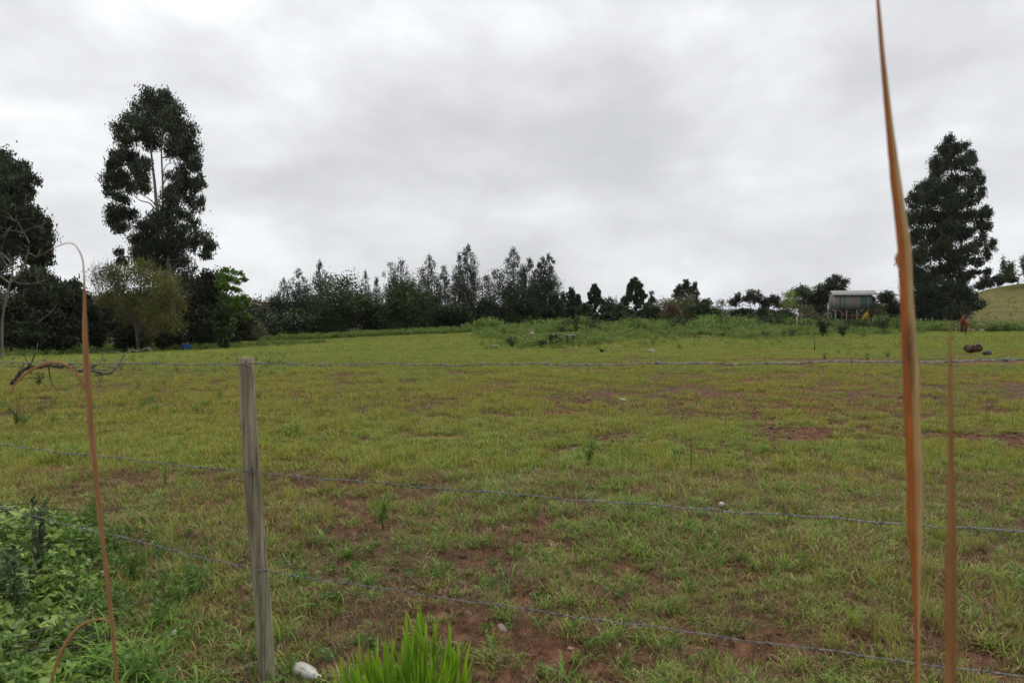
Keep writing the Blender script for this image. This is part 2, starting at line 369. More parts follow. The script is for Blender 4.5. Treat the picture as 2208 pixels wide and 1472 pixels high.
# --- the tall left eucalyptus
def big_left():
    r = np.random.default_rng(3); Y = 62.0
    L = [(328,207,20,18),(356,216,22,22),(308,232,24,24),(345,245,34,26),(380,252,20,26),(282,262,24,20),(262,280,18,22),(300,282,28,24),(330,285,30,24),(370,285,28,26),(396,285,22,30),(410,312,17,24),
         (272,306,22,18),(327,306,20,18),(395,325,28,20),(413,337,16,15),(372,322,14,14),(264,336,24,16),(288,345,24,20),(248,347,18,18),(302,368,18,20),(309,388,14,18),(240,360,10,14),(256,372,16,12),(316,350,10,14),
         (245,392,22,22),(267,396,22,22),(235,408,13,16),(257,424,20,14),(312,404,12,12),(298,402,12,14),
         (374,388,14,14),(396,392,26,18),(416,400,20,15),(432,386,9,12),(405,362,26,18),(421,350,14,18),(437,400,8,8),(382,414,22,20),(366,428,20,20),(404,424,16,14),
         (250,456,22,20),(266,472,26,22),(241,478,13,16),(262,493,18,11),(286,468,12,16),(422,447,16,13),(432,432,10,12),(419,482,14,14),(406,468,8,10),(404,492,8,8),
         (350,468,26,22),(380,462,22,22),(330,490,26,22),(360,500,32,24),(394,500,14,18),(312,518,30,20),(345,528,38,24),(383,525,22,22),(432,514,22,20),(450,534,16,14),(442,550,16,10),(416,528,14,18),
         (340,560,46,26),(382,565,34,26),(302,545,20,16),(256,545,10,12),(262,566,11,13),(372,600,44,32),(405,628,40,34),(350,640,40,34),(410,672,36,30),(372,700,38,30),(420,715,30,26)]
    cl = px_clumps(L, Y, 3.6, r, 345, 125)
    g = gpt(378, Y); f = lambda px, py, y=Y: tuple(at(px, py, y))
    tr = [([g-Vector((0, 0, .3)), f(372, 640), f(358, 540), f(340, 460), f(332, 380), f(326, 325), f(330, 250)], .26, .04),
          ([f(360, 560), f(351, 480), f(351, 400), f(348, 320), f(352, 250)], .13, .04),
          ([f(338, 455), f(322, 438), f(298, 430), f(272, 400)], .07, .03), ([f(338, 445), f(320, 428), f(290, 412)], .06, .03),
          ([f(345, 505), f(315, 480), f(285, 475)], .08, .03), ([f(350, 400), f(365, 375), f(390, 350)], .07, .03), ([f(350, 372), f(362, 354), f(382, 352)], .04, .02),
          ([f(352, 520), f(330, 545), f(290, 555), f(258, 550)], .06, .03)]
    tree('eucalyptus_tree', 'tallest dark eucalyptus on the left with two bare pale upper stems', tuple(g), cl, tr, 'euc', 84000, 5, .05, 34, fill=.14)
big_left()
def left_edge():
    r = np.random.default_rng(4); Y = 50.0
    L = [(-20,345,40,30),(15,372,26,26),(50,368,22,20),(60,392,16,18),(-30,400,40,36),(20,412,36,24),(52,418,16,18),(0,450,30,24),(30,440,22,18),(-40,470,36,30),
         (20,480,34,28),(60,472,26,26),(90,488,18,26),(78,520,30,26),(35,525,34,28),(-10,540,34,36),(95,540,16,26),(80,560,26,22),(60,590,26,20),(20,610,20,16),(-40,600,34,34),
         (98,612,24,22),(72,628,18,14),(125,628,22,20),(148,625,18,20),(165,640,14,16)]
    cl = px_clumps(L, Y, 3.5, r, 20, 120); g = gpt(-25, Y); f = lambda px, py, y=Y: tuple(at(px, py, y))
    tr = [([g-Vector((0, 0, .3)), f(-25, 600), f(-20, 480), f(-15, 350)], .32, .06), ([f(-24, 560), f(15, 500), f(50, 470), f(80, 500)], .1, .04), ([f(-22, 480), f(10, 420), f(45, 385)], .1, .03)]
    tree('eucalyptus_tree', 'broad dark eucalyptus cut off by the left edge of the view', tuple(g), cl, tr, 'euc', 60000, 9, .07, 20, fill=.14)
left_edge()
def big_right():
    r = np.random.default_rng(5); Y = 92.0
    L = [(2047,308,12,10),(2072,315,14,12),(2030,325,12,14),(2055,335,22,18),(2085,330,12,16),(2098,348,8,14),(2020,350,14,18),(2042,362,22,18),(2078,362,20,16),(2025,378,16,12),
         (2004,395,18,14),(1985,415,16,14),(2030,402,24,18),(2060,395,22,18),(2085,392,14,14),(2108,372,12,12),(2112,390,10,14),(2095,405,14,12),(1975,440,16,18),(2000,435,24,20),(2035,432,26,20),(2070,430,24,18),(2100,428,16,14),(2118,425,10,12),
         (1962,475,14,20),(1985,475,24,22),(2015,472,24,20),(2050,470,26,20),(2085,465,22,16),(2112,462,14,14),(2124,448,8,10),(2132,488,10,10),(2108,490,16,14),(2122,508,8,9),(1968,515,18,22),(1998,510,24,22),(2030,510,26,20),(2062,508,24,18),(2090,510,14,12),
         (2138,532,8,12),(2115,528,14,12),(2095,542,18,12),(1972,555,20,22),(2000,550,24,20),(2035,552,24,20),(2070,548,24,18),(2130,552,10,14),(2112,566,14,10),(2128,585,10,8),(2105,590,12,7),
         (1975,595,22,22),(2005,592,26,20),(2068,585,22,16),(1985,635,30,24),(2020,640,26,22),(2075,620,20,12),(2005,668,34,18),(2090,600,10,8),(2050,640,30,22),(2085,642,24,16),(2048,445,20,18),(2052,490,22,18),(2044,530,20,16),(2055,570,18,14),(2036,585,18,16),(2060,615,18,14),(2030,615,18,16),(2060,665,26,16),(2025,685,26,12)]
    L = [(p+r.normal()*3.5, q+r.normal()*5, *k) for p, q, *k in L]
    cl = px_clumps(L, Y, 5.0, r, 2045, 115); g = gpt(2046, Y); f = lambda px, py, y=Y: tuple(at(px, py, y))
    tr = [([g-Vector((0, 0, .3)), f(2046, 620), f(2050, 520), f(2052, 400), f(2050, 310)], .30, .05), ([f(2048, 660), f(2044, 580), f(2043, 480), f(2040, 420)], .22, .06), ([f(2047, 620), f(2070, 540), f(2085, 460), f(2090, 390)], .2, .05), ([f(2046, 610), f(2010, 520), f(1990, 440)], .2, .05)]
    tree('eucalyptus_tree', 'tall dense dark eucalyptus on the right behind the dry reed', tuple(g), cl, tr, 'euc', 110000, 12, .07, 26, bark='bark_red', fill=.18, scale=1.15, )
big_right()
# --- generators for the trees of the far row
def profile(shape, t, r):
    if shape == 'young': return (.18+1.0*min(1, ((1-t)*2.2)**.85))*(.8+.35*r.random())
    if shape == 'pine': return (.05+min(1.3, 1.9*(1-t)))*(.8+.3*r.random())
    return 1
def column_tree(name, label, px, top, Y, wpx, kind, n, seed, low=.12, basepy=None, group=None, tops=1, bark=None):
    r = np.random.default_rng(seed); g = gpt(px, Y); H = at(px, top, Y).z-g.z; hw = wpx/2*Y/F0
    cl = []; trunks = []
    lean = r.normal(0, .15)
    for s in range(tops):
        ox = 0 if s == 0 else (-1)**s*hw*.6*r.uniform(.7, 1.1); Hs = H if s == 0 else H*r.uniform(.82, .97)
        oy = 0 if s == 0 else r.uniform(-1, 1)*hw*.4
        P = [g-Vector((0, 0, .2)), g+Vector((ox*.4, oy*.5, Hs*.35)), g+Vector((ox+lean*.5, oy, Hs*.75)), g+Vector((ox+lean, oy, Hs*.985))]
        trunks.append(([tuple(p) for p in P], .014*H*(.8 if s else 1), .02))
        nc = int(Hs/(.30 if kind != 'pine' else .085)/(1 if s == 0 else 1.4)); ph = r.uniform(0, 6)
        for i in range(nc):
            t = low+(1-low)*(i+r.random())/nc; w = hw*profile('young' if kind != 'pine' else 'pine', t, r)*(1 if s == 0 else (.6 if kind != 'pine' else .75))*(1 if tops == 1 else .8)
            a = ph+i*2.4+r.normal()*.3; rr = w*math.sqrt(r.uniform(.12, .95)); cr = max(.25, w*r.uniform(.34, .55)) if kind != 'pine' else min(r.uniform(.28, .46), .14+w*.5)
            z = g.z+Hs*t-(.3 if t > .92 else 0)
            cx = g.x+ox*min(1, t*1.3)+lean*t
            cl.append([cx+math.cos(a)*rr, g.y+oy+math.sin(a)*rr, z, cr, cr, cr*(1.25 if kind != 'pine' else .75)])
        cl.append([g.x+ox+lean, g.y+oy, g.z+Hs*.965, .16*hw+.1, .16*hw+.1, Hs*.045])
    return tree(name, label, tuple(g), cl, trunks, kind, int(n*(1.45 if kind != 'pine' else 3.2)), seed, .035, 16, group=group, fill=.12, up=.9, scale=.85 if kind != 'pine' else .9, bark=bark)
def round_tree(name, label, px, top, bot, Y, wpx, kind, n, seed, lobes=9, group=None, cat='tree', flat=1.0, trunk_r=None, scale=1.0, fill=.3, depth=.8, nl=9, bark=None, **kw):
    r = np.random.default_rng(seed); g = gpt(px, Y); zt = at(px, top, Y).z; zb = max(at(px, bot, Y).z, g.z+.05); hw = wpx/2*Y/F0*1.13; H = zt-zb
    cl = []
    for i in range(lobes):
        a = 2*math.pi*(i+r.random()*.7)/lobes*2.4; q = math.sqrt((i+.5)/lobes); zz = r.uniform(-.75, .8)
        e = math.sqrt(max(.1, 1-zz*zz)); s = r.uniform(.34, .5)
        cl.append([g.x+math.cos(a)*q*hw*.68*e, g.y+math.sin(a)*q*hw*.68*e*depth, zb+H*(.5+zz*.36), hw*s, hw*s*.9, max(.18, H*s*.46*flat)])
    cl.append([g.x+r.normal()*.1*hw, g.y, zt-H*.16, hw*.42, hw*.42, H*.16])
    tr = trunk_r or max(.02, .02*(zt-g.z))
    T = [tuple(g-Vector((0, 0, .15))), (g.x+r.normal()*.05*hw, g.y, g.z*.5+zb*.5+.05), (g.x+r.normal()*.1*hw, g.y, zb+H*.45), (g.x, g.y, zb+H*.8)]
    return tree(name, label, tuple(g), cl, [(T, tr, tr*.25)], kind, n, seed, tr*.4, nl, cat=cat, group=group, scale=scale, fill=fill, up=.8, bark=bark, **kw)
rowg = None
for a in [
 ('slim pale-topped eucalyptus at the left end of the far tree row', 612, 600, 96, 56, 5200, 21, .10, 1),
 ('narrow eucalyptus beside the pointed one in the left of the far row', 648, 580, 96, 46, 5200, 22, .08, 1),
 ('pointed eucalyptus rising left of the bright rounded broadleaf tree', 690, 562, 94, 50, 6500, 23, .08, 1),
 ('thin distant eucalyptus top showing just right of the rounded broadleaf tree', 787, 583, 125, 26, 2600, 24, .3, 1),
 ('small distant eucalyptus tip in the dip before the dark domed tree', 812, 597, 125, 24, 2400, 25, .3, 1),
 ('broad-shouldered eucalyptus standing over the dark domed tree', 868, 558, 97, 76, 6800, 26, .1, 2),
 ('ragged pointed eucalyptus right of the dark domed tree', 922, 550, 95, 52, 5600, 27, .08, 1),
 ('short sparse eucalyptus just left of the twin-topped one', 960, 573, 97, 40, 4200, 28, .08, 1),
 ('twin-topped eucalyptus, the tallest in the far row', 1009, 527, 94, 66, 9800, 29, .08, 2),
 ('low sparse eucalyptus with a pale trunk left of the tall cluster', 1064, 580, 94, 56, 5000, 30, .16, 1),
 ('tall pointed eucalyptus at the left of the tall cluster', 1108, 532, 95, 48, 6800, 31, .08, 1),
 ('dense leafy eucalyptus in the middle of the tall cluster', 1140, 556, 93, 54, 8000, 32, .02, 2),
 ('slender eucalyptus squeezed inside the tall cluster', 1160, 563, 96, 34, 4200, 33, .1, 1),
 ('tall eucalyptus at the right of the tall cluster, right of the slender one', 1184, 549, 94, 52, 7600, 34, .08, 2),
]:
    lab, px, top, Y, w, n, sd, low, tops = a
    column_tree('eucalyptus_tree', lab, px, top, Y, w, 'young', n, sd, low, tops=tops)
for a in [
 ('small round dark green tree low at the left of the far row', 635, 664, 738, 88, 72, 'broad', 5200, 41, 10),
 ('shadowy bush-like tree below the slim left eucalyptus', 596, 638, 736, 93, 56, 'dark', 4600, 42, 9),
 ('rounded mid-green broadleaf tree with gaps at its top', 742, 590, 722, 88, 150, 'broad', 13000, 43, 16),
 ('low leafy tree spreading at the left foot of the rounded broadleaf tree', 700, 655, 735, 87, 80, 'broad', 5500, 44, 10),
 ('dark domed broadleaf tree left of the ragged eucalyptus', 876, 600, 722, 88, 138, 'broad', 14000, 45, 16),
 ('dark low tree filling the row between the two broad crowns', 810, 650, 728, 90, 70, 'dark', 5200, 46, 9),
 ('low dark tree in front of the twin-topped eucalyptus', 972, 655, 724, 87, 92, 'dark', 6500, 47, 11),
 ('low dark tree under the sparse pale-trunked eucalyptus', 1050, 640, 712, 92, 70, 'dark', 5200, 48, 9),
 ('dark undergrowth tree at the foot of the tall cluster', 1130, 640, 706, 92, 90, 'dark', 6500, 49, 10),
 ('dark undergrowth tree right of the tall cluster', 1200, 640, 702, 93, 50, 'dark', 3600, 50, 8),
 ('dark tree half hidden behind the low leafy one', 665, 640, 730, 96, 66, 'dark', 4400, 51, 8),
 ('dark tree behind the twin-topped eucalyptus foot', 925, 630, 720, 97, 66, 'dark', 4400, 52, 8),
 ('far grey-green round tree beside the left-hand pine', 1312, 640, 690, 150, 50, 'dark', 3000, 53, 8),
 ('far small round tree right of the largest pine', 1404, 627, 660, 150, 24, 'dark', 1400, 54, 5),
 ('dark bush-like tree below the largest pine', 1340, 655, 700, 92, 60, 'broad', 3600, 55, 8),
 ('dark green domed tree behind the shed roof', 1803, 591, 650, 112, 52, 'dark', 5200, 56, 10),
 ('wide dark tree left of the shed', 1768, 613, 690, 112, 66, 'dark', 6200, 57, 11),
 ('spreading grey-green tree with thin stems near the shed', 1726, 615, 672, 112, 78, 'broad', 4600, 58, 11),
 ('low leafy tree between the leftmost pine and the middle pine', 1258, 652, 696, 97, 44, 'broad', 3000, 66, 8),
 ('low dark tree between the middle pine and the far grey-green tree', 1318, 655, 698, 96, 46, 'dark', 3000, 67, 8),
 ('low leafy tree at the right foot of the largest pine', 1402, 656, 698, 92, 46, 'broad', 3000, 68, 8),
 ('low dark tree below the open flat-topped tree', 1600, 664, 698, 100, 60, 'broad', 3200, 69, 9),
 ('shadowy tree directly behind the shed stilts', 1832, 640, 698, 106, 96, 'dark', 7000, 65, 12),
 ('low dark tree filling the gap left of the spreading tree', 1680, 652, 694, 118, 70, 'dark', 4200, 63, 9),
 ('low dark tree behind the rusty weeds right of the flat-topped tree', 1645, 660, 694, 116, 40, 'dark', 2400, 64, 7),
 ('dark rounded tree between the shed and the dry reed', 1914, 626, 694, 112, 60, 'dark', 5200, 59, 10),
 ('small dark tree at the corner of the shed', 1872, 636, 690, 113, 40, 'dark', 2600, 60, 7),
 ('dark mass of a tree below the tall right eucalyptus', 1990, 625, 694, 98, 90, 'dark', 7000, 61, 11),
 ('low dark tree at the foot of the grassy hill', 2085, 636, 684, 96, 64, 'dark', 4800, 62, 9),
]:
    lab, px, top, bot, Y, w, k, n, sd, lob = a
    round_tree('broadleaf_tree' if k == 'broad' else 'dark_tree', lab, px, top, bot, Y, w, k, n, sd, lob)
for a in [
 ('leftmost pine with ragged upright tufts right of the eucalyptus cluster', 1232, 620, 100, 58, 4200, 71),
 ('pointed dark pine in the middle of the three open ones', 1284, 613, 100, 54, 4600, 72),
 ('largest broad conical dark pine right of the middle', 1371, 600, 94, 78, 7000, 73),
 ('pine with several tufted tops behind the brown scrub', 1478, 602, 110, 66, 4600, 74),
]:
    lab, px, top, Y, w, n, sd = a
    column_tree('pine_tree', lab, px, top, Y, w, 'pine', n, sd, .1, tops=3 if sd in (71, 74) else 1)
for a in [
 ('brown-green leafless-looking scrub tree nearest the largest pine', 1436, 640, 702, 92, 74, 'brownish', 4200, 81, 9),
 ('tallest brown scrub tree below the tufted pine', 1484, 630, 700, 94, 80, 'brownish', 5000, 82, 10),
 ('dark leafy tree in the right of the brown scrub', 1518, 645, 702, 91, 62, 'broad', 4200, 83, 9),
 ('twiggy grey-brown tree at the right end of the scrub', 1552, 642, 702, 92, 44, 'brownish', 1500, 84, 9),
 ('reddish brown bush inside the scrub', 1452, 655, 690, 89, 42, 'rust', 2200, 85, 7),
 ('yellow-green young tree left of the spreading tree', 1700, 625, 672, 108, 42, 'weed_y', 2200, 86, 8),
 ('yellowish bush right of the shed', 1888, 650, 698, 93, 48, 'brownish', 2600, 87, 8),
 ('brownish bush in front of the spreading tree', 1740, 655, 700, 96, 70, 'brownish', 3000, 88, 9),
 ('bare brown bush at the left end of the far tree row', 556, 690, 742, 80, 46, 'brownish', 900, 89, 8),
]:
    lab, px, top, bot, Y, w, k, n, sd, lob = a
    round_tree('scrub_tree', lab, px, top, bot, Y, w, k, n, sd, lob, trunk_r=.05, nl=14, fill=.15)
# umbrella-shaped trees
def umbrella(label, px, top, bot, Y, wpx, kind, n, seed, trunk_base, lobes=9, squash=.3):
    r = np.random.default_rng(seed); g = gpt(trunk_base, Y); hw = wpx/2*Y/F0; zt = at(px, top, Y).z; zb = at(px, bot, Y).z; xx = at(px, top, Y).x; cl = []
    for i in range(lobes):
        u = -1+2*(i+.5)/lobes+r.normal()*.06; q = r.uniform(-.7, .7)
        cl.append([xx+u*hw*.85, Y+q*hw, zt-(zt-zb)*(.25+.35*u*u+.25*r.random()), hw*.24, hw*.24, (zt-zb)*squash])
    T = [tuple(g-Vector((0, 0, .1))), (g.x*.7+xx*.3, Y, g.z*.4+zb*.6), (xx, Y, zb+.2*(zt-zb))]
    return tree('umbrella_tree', label, tuple(g), cl, [(T, .13, .05)], kind, n, seed, .05, lobes, up=.7, fill=.12)
umbrella('flat-topped open tree on one trunk above the far weeds', 1617, 624, 662, 98, 84, 'dark', 2600, 91, 1625)
umbrella('small leaning open tree beside the flat-topped one', 1660, 634, 664, 99, 46, 'dark', 1000, 92, 1650, 6)
umbrella('spreading tree on top of the hill at the right edge', 2200, 550, 606, 118, 84, 'broad', 4200, 93, 2190, 12, .36)
for i, (lab, px, top, bot, w) in enumerate([('low round tree on the hill slope nearest the tall eucalyptus', 2118, 594, 640, 40), ('middle low tree on the crest of the hill', 2150, 590, 634, 36), ('low dark tree left of the spreading tree on the hill', 2178, 592, 628, 30)]):
    round_tree('hill_tree', lab, px, top, bot, 124, w, 'dark', 2600, 101+i, 7)
# willow-like yellow-green tree and lime green tree
def willow():
    r = np.random.default_rng(8); Y = 52.0
    L = [(240,588,28,22),(228,610,24,26),(258,605,24,28),(300,578,26,18),(318,588,22,20),(295,602,24,24),(322,612,22,22),(352,605,22,22),(372,622,22,26),(385,648,16,26),(360,650,28,26),(335,660,26,24),(345,690,30,22),(372,690,22,26),
         (250,640,26,18),(285,650,24,22),(225,645,16,16),(300,690,22,24),(270,680,20,18),(320,720,22,18)]
    cl = px_clumps(L, Y, 2.6, r, 305, 110); g = gpt(298, Y); f = lambda px, py, y=Y: tuple(at(px, py, y))
    tr = [([g-Vector((0, 0, .2)), f(292, 700), f(275, 650), f(245, 600)], .14, .03), ([f(295, 725), f(300, 660), f(305, 590)], .12, .03), ([f(297, 720), f(330, 670), f(365, 620)], .12, .03), ([f(292, 700), f(250, 660), f(215, 632), f(192, 600)], .06, .015), ([f(280, 670), f(225, 640), f(196, 570)], .04, .012)]
    root = tree('willow_tree', 'yellow-green bushy tree with fine twigs in front of the tallest eucalyptus', tuple(g), cl, tr, 'willow', 17000, 15, .035, 20, fill=.12, scale=.85)
    mb = MB()
    for i in range(260):
        c = cl[r.integers(len(cl))]; p = np.array(c[:3])+r.normal(size=3)*np.array(c[3:6])*.3-np.array(g); d = r.normal(size=3)*.5+np.array([0.1*np.sign(p[0]), 0, .8]); d[0] += .4*np.sign(p[0]); d /= np.linalg.norm(d)
        l = r.uniform(.6, 1.6); mb.tube([p, p+d*l*.5+r.normal(size=3)*.05, p+d*l], [.016, .011, .005], 3, False)
    for i in range(60):
        p = np.array(at(r.uniform(196, 222), r.uniform(570, 650), Y+r.uniform(-1, 1)))-np.array(g)
        d = np.array([-.3, r.normal()*.3, .6])+r.normal(size=3)*.3; mb.tube([p-d*.8, p, p+d*.6], [.014, .01, .005], 3, False)
    o = mb.build('twigs', G['bark_grey'], root); o['kind'] = 'stuff'
willow()
def lime():
    r = np.random.default_rng(18); Y = 58.0
    L = [(488,584,12,10),(505,586,8,8),(478,596,10,10),(498,602,14,9),(512,608,8,7),(486,618,14,10),(508,626,12,8),(522,640,10,8),(500,644,14,9),(480,640,10,9),(530,658,8,7),(515,664,12,8),(494,668,12,10),(470,610,8,10),(488,700,8,8),(505,690,8,6)]
    cl = px_clumps([(l[0], l[1], l[2]*.8, l[3]*.7) for l in L]+[(r.uniform(468, 535), r.uniform(590, 690), r.uniform(4, 8), r.uniform(3, 6)) for _ in range(26)], Y, 1.5, r, 500, 45); g = gpt(484, Y); f = lambda px, py, y=Y: tuple(at(px, py, y))
    tree('maple_tree', 'bright lime green young tree right of the tallest eucalyptus', tuple(g), cl, [([g-Vector((0, 0, .2)), f(486, 690), f(490, 620), f(492, 580)], .09, .02)], 'lime', 5200, 19, .025, 14, fill=.08, cat='tree')
lime()
for a in [
 ('dark spreading tree left of the dry reed tip, above the gap', 92, 590, 680, 60, 120, 'dark', 9000, 111, 12),
 ('dark small-crowned tree just left of the dry reed', 150, 605, 690, 62, 74, 'dark', 5000, 112, 9),
 ('thin dark tree top right behind the dry reed', 184, 628, 700, 66, 30, 'dark', 2400, 113, 6),
 ('low dark tree at the left edge of the view', 20, 640, 756, 48, 130, 'dark', 9500, 114, 12),
 ('low dark tree second from the left edge', 110, 668, 758, 52, 120, 'dark', 9000, 115, 12),
 ('low dark tree left of the gap with the tan field', 190, 655, 752, 56, 70, 'dark', 6000, 116, 9),
 ('dark ivy-clad bush at the foot of the yellow-green tree', 292, 690, 757, 54, 84, 'dark', 6500, 117, 10),
 ('dark low tree between the yellow-green tree and the barrel', 352, 680, 752, 57, 90, 'dark', 6500, 118, 10),
 ('dark bushy tree behind the lime green one', 452, 582, 700, 64, 90, 'dark', 8500, 119, 12),
 ('low dark tree right of the barrel', 440, 660, 750, 62, 100, 'dark', 7500, 120, 11),
 ('low dark tree at the right foot of the lime green one', 515, 670, 745, 66, 80, 'dark', 5500, 121, 9),
 ('dark leafy bush hiding the foot of the lime green tree', 482, 655, 752, 56, 46, 'broad', 4200, 124, 8),
 ('dark tree seen above the tan field gap', 235, 640, 722, 72, 80, 'dark', 6000, 122, 9),
 ('dark tree between the yellow-green tree and the gap', 285, 640, 728, 70, 70, 'dark', 5000, 123, 8),
]:
    lab, px, top, bot, Y, w, k, n, sd, lob = a
    round_tree('dark_tree', lab, px, top, bot, Y, w, k, n, sd, lob, trunk_r=.12)
# bare pale tree in front of the left eucalyptus
def bare_tree():
    r = np.random.default_rng(21); Y = 34.0; g = gpt(2, Y); f = lambda px, py, dy=0: np.array(at(px, py, Y+dy)); mb = MB()
    base = np.array(g)
    M = [([base-[0, 0, .2], f(5, 690), f(16, 632), f(22, 608)], .065, .045), ([f(22, 608), f(27, 580), f(18, 560), f(0, 545)], .05, .03), ([f(20, 610), f(0, 595), f(-20, 575)], .05, .03),
         ([f(22, 608), f(35, 600), f(48, 580), f(60, 545), f(62, 520), f(50, 500)], .05, .02), ([f(50, 500), f(75, 490), f(92, 492)], .025, .01), ([f(50, 503), f(30, 498), f(5, 500)], .025, .01), ([f(50, 500), f(40, 482), f(28, 474)], .02, .008),
         ([f(24, 605), f(50, 612), f(80, 610), f(110, 600)], .03, .01), ([f(60, 545), f(80, 552), f(90, 535)], .02, .008), ([f(27, 580), f(10, 565), f(-5, 540)], .03, .01)]
    for P, a, b in M: mb.tube(curve(P, 10)-base, np.linspace(a, b, 10), 5)
    for i in range(50):
        P, a, b = M[r.integers(1, len(M))]; C = curve(P, 10); s = C[r.integers(3, 10)]-base; d = r.normal(size=3); d[2] = abs(d[2])*.8; d /= np.linalg.norm(d); l = r.uniform(.3, 1.1)
        mb.tube([s, s+d*l*.5+r.normal(size=3)*.08, s+d*l+r.normal(size=3)*.15], [.012, .009, .004], 3, False)
    root = thing('bare_tree', 'pale bare branching tree in front of the broad left eucalyptus', 'tree', tuple(g))
    mb.build('trunk', G['bark_pale2'], root, True)
bare_tree()
# ------------------------------------------------------------------ distance: woods, hills, mountain, masts
def woodland():
    r = np.random.default_rng(31); cl = []
    for i in range(150):                                  # valley wood behind the left tree row
        px = r.uniform(-150, 640); Y = r.uniform(84, 120)
        if 205 < px < 275 and Y < 140: continue
        x = at(px, 700, Y).x; g = float(gz(x, Y)); hh = at(px, r.uniform(650, 676), Y).z-g
        for k in range(3): cl.append([x+r.normal()*1.5, Y+r.normal()*1.5, g+hh*(.2+.3*k), r.uniform(2, 3), 2.4, hh*.24])
    for i in range(90):                                   # behind the far row
        px = r.uniform(560, 1440); Y = r.uniform(104, 118); x = at(px, 700, Y).x; g = float(gz(x, Y)); hh = at(px, r.uniform(655, 676), Y).z-g
        for k in range(2): cl.append([x+r.normal(), Y+r.normal(), g+hh*(.3+.4*k), r.uniform(1.8, 2.8), 2, hh*.3])
    for i in range(40):
        px = r.uniform(1640, 1990); Y = r.uniform(116, 126); x = at(px, 700, Y).x; g = float(gz(x, Y)); hh = at(px, r.uniform(655, 668), Y).z-g
        for k in range(2): cl.append([x+r.normal(), Y+r.normal(), g+hh*(.3+.4*k), r.uniform(1.6, 2.6), 2, hh*.3])
    o = link('woodland', crown_mesh('woodland', cl, 90000, .42, .26, 'rand', G['dark'], r, 9, .3)); tag(o, kind='stuff')
    o['label'] = 'dark continuous woodland behind the tree rows'
woodland()
def ridge_wood():
    r = np.random.default_rng(32); cl = []
    for i in range(420):
        u = r.uniform(-.85, -.3); Y = r.uniform(300, 560); x = u*Y; g = float(gz(x, Y)); s = r.uniform(3, 6.5)
        if fbm(x/60., Y/60., 2) < .42: continue
        cl.append([x, Y, g+s*.7, s, s, s*.9])
    o = link('distant_wood', crown_mesh('distant_wood', cl, 36000, 1.6, 1.0, 'rand', G['dark'], r, 7, .34)); tag(o, kind='stuff')
    o['label'] = 'distant wooded ridge beyond the valley on the left'
ridge_wood()
def mountain():
    xs = np.linspace(0, 1500, 90); V = []; n = len(xs)
    ys = np.linspace(0, 1, 14)
    for t in ys:
        for x in xs:
            hgt = 34*np.exp(-((x-960)/130)**2)+14*np.exp(-((x-760)/200)**2)+6*fbm(x/90., 2.2, 3)
            V.append([x, 2600+900*t, -5+hgt*math.sin(math.pi*min(1, t*1.0))*(.8+.4*float(fbm(x/120., t*4, 3)))])
    i = np.arange(len(ys)-1)[:, None]*n; j = np.arange(n-1)[None]; F = np.stack([i+j, i+j+1, i+n+j+1, i+n+j], -1).reshape(-1, 4)
    o = link('mountain', mesh_np('mountain', V, F, [simple_mat('mountain_forest', (.03, .05, .03), (.05, .07, .04), .01, bmp=0)], None, True)); tag(o, kind='structure')
mountain()
G['metal_far'] = simple_mat('far_metal', (.18, .17, .17), (.26, .25, .25), 3, .6, bmp=0)
def mast(px, top, Y, label, arms=False):
    g = gpt(px, Y); H = at(px, top, Y).z-g.z; w = Y/F0*.9; root = thing('mast', label, 'mast', tuple(g)); mb = MB()
    if arms:
        for sx in (-1, 1): mb.tube([(sx*w*2.2, 0, 0), (sx*w*.6, 0, H*.8), (0, 0, H)], [w*.35]*3, 4)
        for z, l in ((.72, 5), (.84, 4), (.95, 2.6)): mb.tube([(-l*w, 0, H*z), (l*w, 0, H*z)], [w*.3]*2, 4)
        for k in range(6): mb.tube([((-1)**k*w*(2-.28*k), 0, H*.13*k), (-(-1)**k*w*(1.8-.28*k), 0, H*.13*(k+1))], [w*.2]*2, 4)
        mb.build('lattice', G['metal_far'], root)
    else:
        mb.tube([(0, 0, 0), (0, 0, H*.7)], [w*.5, w*.36], 5); mb.tube([(0, 0, H*.7), (0, 0, H)], [w*.22, w*.12], 4); mb.build('pole', G['metal_far'], root)
        m2 = MB(); m2.box((0, 0, H*.72), (w*1.6, w*1.2, w*2.4)); m2.build('antenna', G['metal_far'], root)
mast(1328, 636, 420, 'lattice power pylon far behind the pines', True)
mast(564, 620, 420, 'thin pale mast above the distant ridge beside the lime green tree')
mast(671, 583, 300, 'thin mast rising between two eucalyptus tops in the far row')
def far_house(px, Y, label, w, rz, wall, roof):
    g = gpt(px, Y); root = thing('house', label, 'house', (g.x, g.y, g.z+.5), rz); mb = MB(); mb.box((0, 0, 1.6), (w, 7, 4.2)); mb.build('wall', wall, root)
    V = [(-w/2-.5, -4.2, 3.6), (w/2+.5, -4.2, 3.6), (w/2+.5, 0, 5.8), (-w/2-.5, 0, 5.8), (w/2+.5, 4.2, 3.6), (-w/2-.5, 4.2, 3.6)]
    m = MB(); m.add(V, [[0, 1, 2, 3], [3, 2, 4, 5]]); m.build('roof', roof, root)
    for sx in (-.3, 0, .3):
        m = MB(); m.box((sx*w, -3.53, 2.0), (1.2, .06, 1.2)); m.build('window', G['metal_far'], root)
G['plaster'] = simple_mat('plaster_pink', (.42, .3, .24), (.5, .37, .3), 1, bmp=0); G['rooft'] = simple_mat('roof_tile', (.28, .12, .08), (.36, .17, .11), 1, bmp=0)
G['plaster2'] = simple_mat('plaster_white', (.5, .5, .48), (.6, .6, .57), 1, bmp=0)
far_house(548, 430, 'small pink house with a tiled roof on the distant ridge', 9, .2, G['plaster'], G['rooft'])
far_house(590, 470, 'small white house on the distant ridge right of the pink one', 8, -.3, G['plaster2'], G['rooft'])
